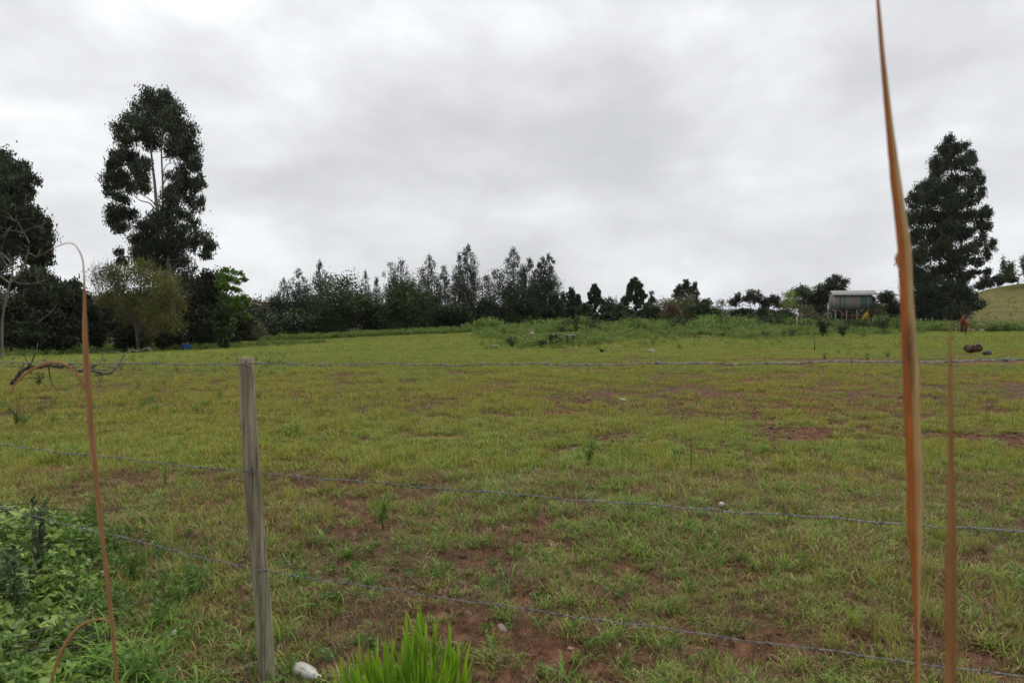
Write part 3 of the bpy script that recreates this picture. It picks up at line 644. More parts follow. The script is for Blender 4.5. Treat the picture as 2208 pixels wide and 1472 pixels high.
# ------------------------------------------------------------------ shed on stilts
def shed():
    Y = 95.0; s = Y/F0; c = at(1832, 690, Y); g = gpt(1832, Y); zf = at(1832, 665, Y).z-g.z; ze = at(1832, 637, Y).z-g.z; zr = at(1832, 627, Y).z-g.z
    root = thing('shed', 'weathered grey-green plank shed on stilts with a pale board roof', 'shed', tuple(g), R(-15)); w = 74*s; dp = 3.4
    cols = [((.20, .21, .18), (.30, .30, .27)), ((.20, .175, .145), (.31, .275, .235)), ((.07, .12, .11), (.12, .19, .18)), ((.25, .23, .19), (.36, .34, .29))]
    PM = [simple_mat('plank_%s' % n, a, b, 6, sc=(1, 1, .15)) for n, (a, b) in zip(('grey', 'brown', 'green', 'pale'), cols)]
    r = np.random.default_rng(41); n = 26; pw = w/n
    def plank(x, y, z0, z1, wd, m, rot=0):
        mb = MB(); mb.box((0, 0, (z1-z0)/2), (wd*.9, .035, z1-z0)); o = mb.build('plank', m, root); o.location = (x, y+r.normal()*.006, z0); o.rotation_euler = (0, r.normal()*.006, rot)
    for i in range(n):
        t = i/n; k = 3 if i < 1 else (1 if 1 <= i < 4 or 13 <= i < 18 else (2 if i >= 18 or (4 <= i < 8 and r.random() < .5) else int(r.choice([0, 0, 3, 1]))))
        plank(-w/2+(i+.5)*pw, -dp/2, zf+r.uniform(-.06, .05), ze-.15, pw, PM[k])
    for i in range(16): plank(-w/2, -dp/2+(i+.5)*dp/16, zf+r.uniform(-.05, .05), ze+.1+.55*(1-abs(i-7.5)/8), dp/16, PM[0], R(90))
    for i in range(16): plank(w/2, -dp/2+(i+.5)*dp/16, zf, ze+.1+.55*(1-abs(i-7.5)/8), dp/16, PM[2], R(90))
    mb = MB(); mb.box((0, dp/2, (zf+ze)/2), (w, .05, ze-zf)); mb.build('back_wall', PM[0], root)
    mb = MB(); mb.box((0, 0, zf-.06), (w-.1, dp-.1, .12)); mb.build('floor', G['bark'], root)
    mb = MB(); mb.box((0, -dp/2+.05, ze-.07), (w-.04, .06, .16)); mb.build('top_rail', PM[2], root)
    RM = simple_mat('roof_board', (.24, .23, .225), (.38, .37, .36), 5, sc=(1, .2, 1))
    x0, x1 = -w/2-.15, w/2+.75
    for sd in (-1, 1):
        for i in range(14):
            a = x0+(x1-x0)*i/14; b2 = x0+(x1-x0)*(i+.93)/14; y0 = sd*(dp/2+.35); z0 = ze-.02
            V = [(a, y0, z0), (b2, y0, z0), (b2, 0, zr), (a, 0, zr)]; V += [(v[0], v[1], v[2]+.05+.012*(i % 2)) for v in V]
            m = MB(); m.add(V, [[0, 3, 2, 1], [4, 5, 6, 7], [0, 1, 5, 4], [1, 2, 6, 5], [2, 3, 7, 6], [3, 0, 4, 7]]); m.build('roof_board', RM, root)
    for x in (-w*.44, -w*.15, w*.12, w*.44):
        for y in (-dp/2+.15, dp/2-.15):
            m = MB(); m.tube([(x, y, -.2), (x, y, zf-.02)], [.09, .08], 7); m.build('stilt', G['bark_grey'], root)
    for x in (-w*.36, w*.40):
        m = MB(); m.box((x, -dp/2-.05, (zf+ze)/2-.05), (.11, .05, ze-zf-.25)); m.build('post', PM[3], root)
    for P, mt in (([(-w*.42, -dp/2, zf-.05), (-w*.2, -dp/2, zf-.95)], 'rooft'), ([(-w*.36, -dp/2+.3, zf-.05), (-w*.18, -dp/2+.3, zf-.95)], 'rooft'), ([(w*.12, -dp/2, zf-.95), (w*.3, -dp/2, zf-.05)], 'bark_grey'), ([(-w*.3, -dp/2+.05, zf-.95), (w*.25, -dp/2+.05, zf-.97)], 'rooft')):
        m = MB(); m.tube(P, [.05, .05], 5); m.build('brace', G[mt], root)
    ym = simple_mat('yellow_board', (.42, .29, .03), (.58, .42, .06), 2)
    V = [(w*.42, -dp/2-.08, zf-.05), (w*.42, -dp/2-.08, zf-1.3), (w*.16, -dp/2-.08, zf-1.95), (w*.19, -dp/2-.08, zf-1.6)]; V += [(v[0], v[1]+.06, v[2]) for v in V]
    m = MB(); m.add(V, [[0, 1, 2, 3], [7, 6, 5, 4], [0, 4, 5, 1], [1, 5, 6, 2], [2, 6, 7, 3], [3, 7, 4, 0]]); m.build('side_panel', ym, root)['label'] = 'yellow triangular board under the shed'
shed()
# ------------------------------------------------------------------ weeds (instanced on point clouds) and grass
def src(name, V, F, mat, rnd, extra=None):
    a = {'rnd': rnd}
    if extra: a.update(extra)
    return bpy.data.objects.new(name, mesh_np(name, V, F, [mat], a))
def blades(n, rad, h, w, splay, r, bend=.5, seg=3, lean=0.0):
    """grass blades: bent tapering strips; returns V,F,rnd,t"""
    V = []; F = []; rn = []; tt = []; k = 0
    for i in range(n):
        a = r.uniform(0, 2*math.pi); q = rad*math.sqrt(r.random()); p = np.array([math.cos(a)*q, math.sin(a)*q, -.01])
        az = r.uniform(0, 2*math.pi) if r.random() < .5 else a+r.normal()*.6; hh = h*r.uniform(.45, 1.15); sp = splay*r.uniform(.2, 1.3)
        d = np.array([math.cos(az), math.sin(az), 0]); sd = np.array([-d[1], d[0], 0]); rv = r.random(); ww = w*r.uniform(.6, 1.3); ang = sp
        pts = [p]
        for s in range(seg):
            pts.append(pts[-1]+(d*math.sin(ang)+np.array([0, 0, math.cos(ang)]))*hh/seg); ang += bend*r.uniform(.4, 1.4)
        for s, P in enumerate(pts):
            f = s/seg; e = ww*(1-f**2)*.5+.0003; V += [P-sd*e, P+sd*e]; rn += [rv, rv]; tt += [f, f]
        for s in range(seg): F.append([k+2*s, k+2*s+1, k+2*s+3, k+2*s+2])
        k += 2*(seg+1)
    return np.array(V), np.array(F), np.array(rn), np.array(tt)
def leafy(n, rad, h, L, Wd, r, stems=5, mode='rand'):
    """a weed: stems and leaves"""
    P = []; mb = MB()
    for s in range(stems):
        a = r.uniform(0, 2*math.pi); d = np.array([math.cos(a), math.sin(a), 0])*rad*r.uniform(.3, 1); tip = d+np.array([0, 0, h*r.uniform(.7, 1)])
        mb.tube([(0, 0, 0), d*.45+np.array([0, 0, tip[2]*.5]), tip], [h*.012, h*.009, h*.004], 3, False)
        for i in range(n//stems):
            t = r.uniform(.15, 1.0); c = d*(t**1.3)+np.array([0, 0, tip[2]*t]); P.append(c+r.normal(size=3)*np.array([1, 1, .5])*rad*.16)
    V, F = leaf_quads(np.array(P), L, Wd, mode, r); rn = np.repeat(r.random(len(P)), 4)
    V2 = np.concatenate(mb.V); F2 = np.concatenate(mb.F)+len(V)
    return np.vstack([V, V2]), np.vstack([F, F2]), np.append(rn, np.full(len(V2), .1)), np.append(np.ones(len(V))*.8, np.zeros(len(V2)))
def scatter(name, label, P, sources, scale, r, mat=None, tint=None, tilt=.12, kind='stuff', flat=1.0, parent=None):
    """one object: points with attributes, a source mesh on every point through geometry nodes"""
    P = np.asarray(P, float); n = len(P)
    me = bpy.data.meshes.new(name); me.vertices.add(n); me.vertices.foreach_set('co', P.astype(np.float32).ravel())
    rot = np.stack([r.normal(size=n)*tilt, r.normal(size=n)*tilt, r.uniform(0, 2*np.pi, n)], -1)
    a = me.attributes.new('rot', 'FLOAT_VECTOR', 'POINT'); a.data.foreach_set('vector', rot.astype(np.float32).ravel())
    sc = np.stack([scale, scale, scale*flat], -1)
    a = me.attributes.new('sca', 'FLOAT_VECTOR', 'POINT'); a.data.foreach_set('vector', sc.astype(np.float32).ravel())
    a = me.attributes.new('tint', 'FLOAT', 'POINT'); a.data.foreach_set('value', (np.zeros(n) if tint is None else tint).astype(np.float32))
    a = me.attributes.new('pick', 'INT', 'POINT'); a.data.foreach_set('value', r.integers(0, len(sources), n).astype(np.int32))
    if mat: me.materials.append(mat)
    ng = bpy.data.node_groups.new(name+'_nodes', 'GeometryNodeTree')
    ng.interface.new_socket('Geometry', in_out='INPUT', socket_type='NodeSocketGeometry'); ng.interface.new_socket('Geometry', in_out='OUTPUT', socket_type='NodeSocketGeometry')
    N = ng.nodes; L = ng.links; gi = N.new('NodeGroupInput'); go = N.new('NodeGroupOutput'); ip = N.new('GeometryNodeInstanceOnPoints'); jn = N.new('GeometryNodeJoinGeometry')
    L.new(gi.outputs[0], ip.inputs['Points']); ip.inputs['Pick Instance'].default_value = True
    for s in sources:
        oi = N.new('GeometryNodeObjectInfo'); oi.inputs['Object'].default_value = s; oi.inputs['As Instance'].default_value = True; L.new(oi.outputs['Geometry'], jn.inputs[0])
    L.new(jn.outputs[0], ip.inputs['Instance'])
    def na(nm, tp):
        q = N.new('GeometryNodeInputNamedAttribute'); q.data_type = tp; q.inputs['Name'].default_value = nm; return q.outputs[0]
    L.new(na('pick', 'INT'), ip.inputs['Instance Index'])
    e2r = N.new('FunctionNodeEulerToRotation'); L.new(na('rot', 'FLOAT_VECTOR'), e2r.inputs[0]); L.new(e2r.outputs[0], ip.inputs['Rotation'])
    L.new(na('sca', 'FLOAT_VECTOR'), ip.inputs['Scale']); L.new(ip.outputs[0], go.inputs[0])
    o = link(name, me, parent); md = o.modifiers.new('scatter', 'NODES'); md.node_group = ng
    tag(o, kind=kind); 
    if label: o['label'] = label
    return o
def grass_mat(name, base, tipc, dry, trans=.3, dryamt=.35):
    """blade colour from root to tip, each blade between green and dry, each plant by its own tint"""
    m, nt, b = mat_base(name, .5, .3)
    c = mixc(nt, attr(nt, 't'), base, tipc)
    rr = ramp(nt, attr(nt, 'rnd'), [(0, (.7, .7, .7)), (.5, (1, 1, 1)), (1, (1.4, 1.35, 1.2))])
    c = mixc(nt, 1.0, c, rr, 'MULTIPLY')
    dr = ramp(nt, attr(nt, 'rnd'), [(1-dryamt-.02, (0, 0, 0)), (1-dryamt, (1, 1, 1))])
    c = mixc(nt, dr, c, dry)
    c = mixc(nt, attr(nt, 'tint', 'INSTANCER'), c, mixc(nt, 1.0, c, (1.22, 1.0, .92), 'MULTIPLY'))
    nt.links.new(c, b.inputs['Base Color']); translucent(nt, b, c, trans); return m
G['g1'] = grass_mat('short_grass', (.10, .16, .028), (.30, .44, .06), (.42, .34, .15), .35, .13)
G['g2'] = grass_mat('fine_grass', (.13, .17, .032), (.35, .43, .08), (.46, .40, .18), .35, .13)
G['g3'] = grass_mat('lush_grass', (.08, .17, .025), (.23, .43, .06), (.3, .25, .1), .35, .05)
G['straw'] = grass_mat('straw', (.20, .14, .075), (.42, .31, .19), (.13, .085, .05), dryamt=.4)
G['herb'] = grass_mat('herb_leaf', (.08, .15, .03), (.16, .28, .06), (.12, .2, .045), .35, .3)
def field(n, y0, y1, r, power=1.0, xm=.84, xpad=.6):
    """points over the visible wedge of the field, even over the area"""
    y = np.sqrt(r.uniform(y0**2, y1**2, n)); x = r.uniform(-1, 1, n)*(xm*y+xpad); return x, y
def sources(name, k, fn, mat, seed):
    out = []
    for i in range(k):
        V, F, rn, t = fn(np.random.default_rng(seed+i)); out.append(src(name, V, F, mat, rn, {'t': t}))
    return out
def grass():
    r = np.random.default_rng(51)
    def put(name, label, n, y0, y1, src_, s0, s1, thr, mat, tintoff=0.0, invert=False, tilt=.12, keep=None, xpad=.6, size_by=None):
        x, y = field(n, y0, y1, r, xpad=xpad); b = bare(x, y); p = np.clip(1-b*thr, 0, 1)
        if invert: p = np.clip(.25+b*1.2, 0, 1)
        if keep is not None: p = p*keep(x, y)
        m = r.random(len(x)) < p; x, y = x[m], y[m]; b = b[m]
        yel = np.clip(.3+1.5*(fbm(x*.35+9, y*.35, 3)-.5)+.6*s01(y, 4, 8)*s01(24-y, 0, 12)+tintoff+r.normal(size=len(x))*.16+.4*b, 0, 1)
        sc = r.uniform(s0, s1, len(x))*(1-.35*b)*(.7+.6*fbm(x*.8, y*.8+3, 2))
        if size_by is not None: sc = sc*size_by(x, y)
        return scatter(name, label, np.stack([x, y, gz(x, y)], -1), src_, sc, r, mat, yel, tilt)
    short = sources('short_tuft', 5, lambda q: blades(24, .05, .075, .0042, .6, q, .5), G['g1'], 100)
    mat_ = sources('matted_tuft', 4, lambda q: blades(24, .08, .05, .0045, 1.1, q, .35, 2), G['g1'], 110)
    fine = sources('fine_tuft', 5, lambda q: blades(46, .05, .15, .0022, .28, q, .22), G['g2'], 120)
    lush = sources('lush_tuft', 4, lambda q: blades(14, .03, .12, .0062, .5, q, .5), G['g3'], 130)
    mead = sources('meadow_tuft', 5, lambda q: blades(60, .26, .13, .009, .4, q, .35, 2), G['g2'], 140)
    meadg = sources('green_meadow_tuft', 5, lambda q: blades(50, .28, .12, .012, .6, q, .4, 2), G['g1'], 150)
    straw = sources('straw_tuft', 4, lambda q: blades(16, .07, .09, .0028, 1.45, q, .12, 2), G['straw'], 160)
    herb = sources('herb', 4, lambda q: leafy(22, .06, .04, .028, .014, q, 4), G['herb'], 170)
    put('short_grass', 'short patchy green grass over the near field', 30000, 1.7, 11, short, .5, 1.5, 1.35, G['g1'], xpad=1.0, keep=lambda x, y: .35+.65*s01(fbm(x*2.3, y*2.3+5, 3), .38, .55))
    put('matted_grass', 'matted creeping grass over the near field', 24000, 1.7, 11, mat_, .6, 1.4, 1.2, G['g1'], -.05, xpad=1.0, keep=lambda x, y: .3+.7*s01(fbm(x*3.1+9, y*3.1+5, 3), .4, .56))
    put('fine_grass', 'fine upright yellow-green grass in drifts', 12000, 1.9, 26, fine, .5, 1.15, 1.1, G['g2'], .1, keep=lambda x, y: s01(fbm(x*.55+4, y*.55, 3), .40, .6)*.9+.12*s01(y, 5, 10))
    put('lush_grass', 'broader bright green grass blades in the near field', 3600, 1.7, 9, lush, .5, 1.3, 1.1, G['g3'], -.3, keep=lambda x, y: .25+.75*s01(fbm(x*1.1, y*1.1+30, 2), .45, .6))
    put('straw_litter', 'dry straw and grass litter lying on the soil', 34000, 1.8, 18, straw, .6, 1.3, .6, G['straw'], .2, invert=True, tilt=.05)
    put('near_straw', 'dry straw and dead grass matted on the ground close to the fence', 22000, 1.7, 7, straw, .5, 1.2, .3, G['straw'], .2, tilt=.08)
    put('herb_cover', 'small broad-leaved herbs between the grass', 5000, 1.7, 10, herb, .4, .9, 1.0, G['herb'], -.3, keep=lambda x, y: s01(fbm(x*1.4+40, y*1.4, 2), .42, .6))
    put('meadow_grass', 'yellow-green meadow grass across the middle of the field', 26000, 7, 34, mead, .4, .95, 1.9, G['g2'], .05, keep=lambda x, y: .4+.6*s01(fbm(x*1.1, y*1.5+5, 3), .4, .55))
    put('green_meadow_grass', 'green meadow grass across the field', 30000, 7, 40, meadg, .4, .9, 1.8, G['g1'], .0, keep=lambda x, y: .4+.6*s01(fbm(x*1.3+70, y*1.7+5, 3), .38, .55))
    put('hill_grass', 'dry olive grass on the hill at the right', 26000, 84, 135, meadg, .8, 1.5, .3, G['g2'], .3, keep=lambda x, y: s01(x-.6*y, -2, 2)*1.0)
    put('far_meadow_grass', 'far meadow grass towards the tree rows', 30000, 34, 96, meadg, 1.0, 1.9, .8, G['g1'], .35)
grass()
def gravel():
    r = np.random.default_rng(55)
    def stone(q):
        V = np.array([[-1, -1, 0], [1, -1, 0], [1, 1, 0], [-1, 1, 0], [-.6, -.6, .9], [.6, -.5, 1], [.5, .6, .8], [-.6, .5, 1]])*.01*q.uniform(.6, 1.3, (8, 3))
        return V, np.array([[0, 3, 2, 1], [4, 5, 6, 7], [0, 1, 5, 4], [1, 2, 6, 5], [2, 3, 7, 6], [3, 0, 4, 7]]), np.full(8, q.random()), np.zeros(8)
    gm = simple_mat('grit', (.16, .10, .07), (.42, .36, .3), 3, coord='World'); sm = simple_mat('clod_soil', (.05, .028, .016), (.13, .07, .04), 20, .95, .1, coord='World')
    st = sources('pebble', 5, stone, gm, 200); cd = sources('clod', 5, stone, sm, 210)
    x, y = field(26000, 2, 28, r); b = bare(x, y); m = (r.random(len(x)) < b*b*1.2)
    scatter('gravel', 'pale grit and small stones on the bare red soil', np.stack([x[m], y[m], gz(x[m], y[m])], -1), st, r.uniform(.2, .9, m.sum())*(.6+y[m]*.045), r, gm, None, .3)
    x, y = field(60000, 1.8, 14, r); b = bare(x, y); m = (r.random(len(x)) < b*1.3+.05)
    scatter('soil_clods', 'dark crumbs and clods of soil on the bare patches', np.stack([x[m], y[m], gz(x[m], y[m])-.004], -1), cd, r.uniform(.3, 1.3, m.sum())*np.where(r.random(m.sum()) < .12, 2.4, 1), r, sm, None, .4, flat=.8)
    def chip(q):
        V, F = leaf_quads(np.zeros((1, 3)), .04, .02, 'rand', q); return V+np.array([0, 0, .008]), F, np.full(4, q.random()), np.full(4, .8)
    ch = sources('dry_leaf', 5, chip, G['straw'], 220); x, y = field(5200, 1.8, 10, r)
    scatter('leaf_litter', 'small dry brown leaves scattered in the grass', np.stack([x, y, gz(x, y)], -1), ch, r.uniform(.5, 1.5, len(x)), r, G['straw'], None, .5)
gravel()
def weeds():
    r = np.random.default_rng(61)
    W1 = sources('weed_green', 5, lambda q: leafy(170, .42, .8, .13, .05, q, 9), G['weed'], 300)
    W2 = sources('weed_yellow', 4, lambda q: leafy(150, .40, .75, .12, .045, q, 9), G['weed_y'], 310)
    W3 = sources('weed_brown', 4, lambda q: leafy(80, .35, .9, .10, .035, q, 10, 'up'), G['rust'], 320)
    W4 = sources('weed_dark', 4, lambda q: leafy(170, .38, .9, .13, .05, q, 8), G['broad'], 330)
    def band(n, pxa, pxb, y0, y1, dens):
        px = r.uniform(pxa, pxb, n); y = np.sqrt(r.uniform(y0**2, y1**2, n)); x = (px-1104)/1472*y; m = r.random(n) < dens(px, y, x); return x[m], y[m], px[m]
    def go(name, label, n, args, srcs, s0, s1, mat, hs=None, dens=lambda p, y, x: np.ones_like(p)):
        x, y, px = band(n, *args, dens); sc = r.uniform(s0, s1, len(x))
        if hs is not None: sc = sc*hs(px, y)
        scatter(name, label, np.stack([x, y, gz(x, y)-.02], -1), srcs, sc, r, mat)
    edge = lambda px: 34+9*s01(px, 1280, 1420)+13*s01(px, 1650, 1900)+36*s01(1110-px, 0, 130)
    dn = lambda p, y, x: s01(y-edge(p)-12*(fbm(x*.12, y*.06, 2)-.5), 0, 5)*s01(fbm(x*.22+5, y*.12, 3), .32, .58)
    hs = lambda p, y: (.35+.65*s01(y-edge(p), -2, 13))*(.5+.75*s01(y, 48, 88)*(1-.5*s01(p, 1740, 1800)*s01(1900-p, 0, 40)))*(.55+1.2*fbm(p*.02, y*.11, 3)**1.5)
    go('green_weeds', 'tall green weeds filling the back of the field', 8500, (1000, 1990, 33, 94), W1, .6, 1.5, G['weed'], hs, dn)
    go('yellow_weeds', 'yellow-green weeds among the green ones', 4200, (1000, 1960, 33, 94), W2, .6, 1.2, G['weed_y'], hs, lambda p, y, x: dn(p, y, x)*s01(fbm(x*.15+50, y*.12, 3), .42, .6))
    go('brown_weeds', 'rusty brown dry weeds among the green ones', 2400, (1100, 1960, 48, 92), W3, .6, 1.3, G['rust'], hs, lambda p, y, x: dn(p, y, x)*s01(fbm(x*.15+90, y*.12, 3), .45, .6))
    go('dark_weeds', 'darker leafy weeds at the back of the field', 700, (1200, 1960, 72, 98), W4, .8, 2.3, G['broad'], lambda p, y: .45+1.2*fbm(p*.03, y*.1, 3)**1.5, lambda p, y, x: s01(fbm(x*.2+3, y*.1, 3), .35, .6))
    go('right_weeds', 'green weeds below the grassy hill and the rubble', 1500, (1960, 2300, 72, 88), W1, .6, 1.5, G['weed'], None, lambda p, y, x: s01(fbm(x*.2, y*.2+70, 3), .38, .55)*(1-.8*s01(p, 2045, 2060)*s01(2150-p, 0, 30)*s01(84-y, 0, 6)))
    go('left_edge_weeds', 'thick low green weeds along the foot of the left trees', 2200, (-60, 700, 40, 66), W1, .3, .75, G['weed'], None, lambda p, y, x: s01(y-(41+p*.028), 0, 6))
    go('row_edge_weeds', 'low green weeds along the foot of the far tree row', 1500, (560, 1240, 78, 88), W1, .5, 1.2, G['weed'])
    go('left_field_weeds', 'scattered small green weeds in the left of the field', 420, (-60, 640, 9, 34), W1, .12, .3, G['weed'], None, lambda p, y, x: s01(fbm(x*.5, y*.3+20, 3), .42, .6))
    go('hill_weeds', 'scattered darker weeds on the grassy hill', 110, (2060, 2300, 92, 120), W1, .25, .6, G['weed'], None, lambda p, y, x: s01(fbm(x*.2+12, y*.2+20, 3), .5, .6))
    go('patch_weeds', 'weedy patch of green and yellow weeds around the broken post', 300, (1000, 1320, 33.5, 50), W1, .35, .9, G['weed'], lambda p, y: .35+.65*s01(p, 1010, 1120)*s01(y, 33, 37), lambda p, y, x: s01(fbm(x*.5, y*.4+20, 3), .32, .55)*s01(p, 960, 1200))
    go('patch_weeds', 'yellow-green weeds in the weedy patch', 260, (1000, 1500, 33.5, 60), W2, .3, .7, G['weed_y'], None, lambda p, y, x: s01(p, 990, 1130)*s01(fbm(x*.4+9, y*.3+20, 3), .38, .55))
    go('scattered_weeds', 'small weeds scattered in front of the weedy band', 420, (900, 2000, 24, 60), W1, .12, .4, G['weed'], None, lambda p, y, x: s01(fbm(x*.3+9, y*.2+60, 3), .45, .65))
    S1 = sources('weed_stalk', 4, lambda q: leafy(14, .12, 1.0, .05, .02, q, 3, 'up'), G['dark'], 340)
    go('weed_stalks', 'thin dark upright weed stalks in the field', 130, (1040, 2230, 30, 80), S1, .3, .8, G['dark'], None, lambda p, y, x: s01(fbm(x*.2+31, y*.2, 3), .4, .7))
weeds()
# ------------------------------------------------------------------ haze
def haze():
    m = bpy.data.materials.new('haze'); m.use_nodes = True; nt = m.node_tree; nt.nodes.remove(nt.nodes['Principled BSDF'])
    v = nt.nodes.new('ShaderNodeVolumePrincipled'); v.inputs['Color'].default_value = (.80, .87, .97, 1); v.inputs['Density'].default_value = .00007
    nt.links.new(v.outputs[0], nt.nodes['Material Output'].inputs['Volume'])
    mb = MB(); mb.box((0, 0, 30), (12600, 12600, 130)); o = mb.build('haze', m); tag(o, kind='stuff')
haze()
# ------------------------------------------------------------------ barbed wire fence
def wood_mat():
    m, nt, b = mat_base('weathered_post', .9, .15)
    g = nz(nt, 14, 6, .65, 'Object', (3.2, 3.2, .22)); big = nz(nt, 3, 4, .6, 'Object', (2, 2, .5))
    c = ramp(nt, g, [(.3, (.13, .11, .08)), (.5, (.27, .24, .18)), (.72, (.42, .38, .29))])
    c = mixc(nt, 1.0, c, ramp(nt, big, [(.35, (.72, .72, .66)), (.65, (1.2, 1.18, 1.15))]), 'MULTIPLY')
    g2 = nz(nt, 40, 3, .5, 'Object', (2.5, 2.5, .06)); c = mixc(nt, ramp(nt, g2, [(.60, (0, 0, 0)), (.68, (.75, .75, .75))]), c, (.05, .04, .03))
    nt.links.new(c, b.inputs['Base Color']); bump(nt, b, g, .8, .006); return m
G['post'] = wood_mat()
def wire_mat():
    m, nt, b = mat_base('galvanised_wire', .48, .5); b.inputs['Metallic'].default_value = .55
    n = nz(nt, 30, 4, .6, 'Object'); nt.links.new(ramp(nt, n, [(.35, (.10, .105, .105)), (.6, (.26, .27, .265)), (.75, (.17, .14, .11))]), b.inputs['Base Color']); return m
G['wire'] = wire_mat()
def fence():
    r = np.random.default_rng(71); top = at(528.5, 771, 2.90); bot = at(577, 1482, 2.93); bot.z = float(gz(bot.x, bot.y))-.05
    root = thing('barbed_wire_fence', 'barbed wire fence of three twisted strands on one weathered leaning post', 'fence', tuple(bot))
    b = np.array(bot)
    def post(bt, tp, name='post'):
        bt = np.array(bt); tp = np.array(tp); n = 26; mb = MB(); ring = []
        sec = np.array([(-.031, -.012), (-.004, -.034), (.006, -.034), (.031, -.010), (.033, .006), (.018, .030), (-.018, .030), (-.033, .002)]); k = len(sec); V = []
        for i in range(n):
            t = i/(n-1); c = bt*(1-t)+tp*t; s = 1.08-.12*t; q = sec*s+r.normal(size=sec.shape)*.0006
            if t > .5: q[1] += (.003, .006*(t-.5)*2)                 # the long drying crack
            wv = .004*math.sin(t*7)
            for x, y in q: V.append([c[0]+x+wv, c[1]+y, c[2]])
        i = np.arange(n-1)[:, None]*k; j = np.arange(k)[None]; j2 = (j+1) % k
        F = np.stack([i+j, i+j2, i+k+j2, i+k+j], -1).reshape(-1, 4).tolist(); T = (n-1)*k
        V.append(list(tp+np.array([.002, 0, .003]))); c = len(V)-1
        for q in range(0, k, 2): F.append([T+q, T+(q+1) % k, T+(q+2) % k, c])
        V = np.array(V)-b; V[T:T+k, 2] += r.normal(size=k)*.0015
        return link(name, mesh_np(name, V, F, [G['post']], None, False), root)
    post(bot, top)['label'] = 'weathered grey wooden post with a long crack'
    sm = MB()                                                        # one barb, shared
    a = np.linspace(0, 5*math.pi, 18); sm.tube(np.stack([np.linspace(-.006, .006, 18), 0.0042*np.cos(a), .0042*np.sin(a)], -1), .0014, 4, False)
    for sx, d in ((-.005, (-.35, .3, .9)), (-.003, (.1, -.5, -.85)), (.003, (-.2, -.7, .65)), (.006, (.4, .5, -.7))):
        d = np.array(d)/np.linalg.norm(d); sm.tube([(sx, 0, 0), tuple(np.array([sx, 0, 0])+d*.022)], [.0014, .0007], 4, False)
    barb = sm.mesh('barb', G['wire'], True)
    rows = [(778, 785, 530, 772, .05), (955, 1018, 542, 1143, .15), (1090, 1229, 557, 1455, .10)]
    for w, (yl, yp, xp, yr, ph) in enumerate(rows):
        p = np.array(at(xp, yp, 2.855)); L0 = np.array(at(0, yl, (3.72, 3.68, 3.78)[w])); R0 = np.array(at(2208, yr, 2.09))
        L1 = p+(L0-p)*1.9; R1 = p+(R0-p)*1.22
        path = []
        for A, B, n in ((L1, p, 360), (p, R1, 560)):
            for i in range(n):
                t = i/n; q = A*(1-t)+B*t; s = math.sin(math.pi*t); q = q+np.array([0, 0, -.010*s+.0025*math.sin(t*n*.07+ph*9)+.0015*math.sin(t*n*.19+ph)]); path.append(q)
        path = np.array(path+[R1]); seg = np.linalg.norm(np.diff(path, axis=0), axis=1); s = np.concatenate([[0], np.cumsum(seg)])
        n = int(s[-1]/.0075); u = np.linspace(0, s[-1], n); P = np.stack([np.interp(u, s, path[:, i]) for i in range(3)], -1)
        mb = MB(); pitch = .056
        for off in (0, math.pi):
            an = u/pitch*2*math.pi+off; mb.tube(P-b+np.stack([0*u, .0017*np.cos(an), .0017*np.sin(an)], -1), .00135, 5, False)
        wo = mb.build('wire', G['wire'], root, True); wo['label'] = ('top', 'middle', 'lowest')[w]+' strand of barbed wire'
        k = ph
        while k < s[-1]:
            q = np.array([np.interp(k, s, path[:, i]) for i in range(3)])
            o = link('barb', barb, wo, tuple(q-b)); o.rotation_euler = (r.uniform(0, 6.28), 0, (-.45 if q[0] < p[0] else -.3)+r.normal()*.06); o.scale = [r.uniform(.85, 1.15)]*3
            k += r.uniform(.115, .15)
        m = MB(); c = p-b+np.array([0, .002, 0]); m.tube([c+(-.006, .03, .012), c+(-.003, -.003, .011), c+(.003, -.004, -.011), c+(.004, .03, -.014)], .0016, 5); m.build('staple', G['rust_metal'], root)
G['rust_metal'] = simple_mat('rusty_staple', (.03, .02, .015), (.09, .045, .03), 60)
fence()
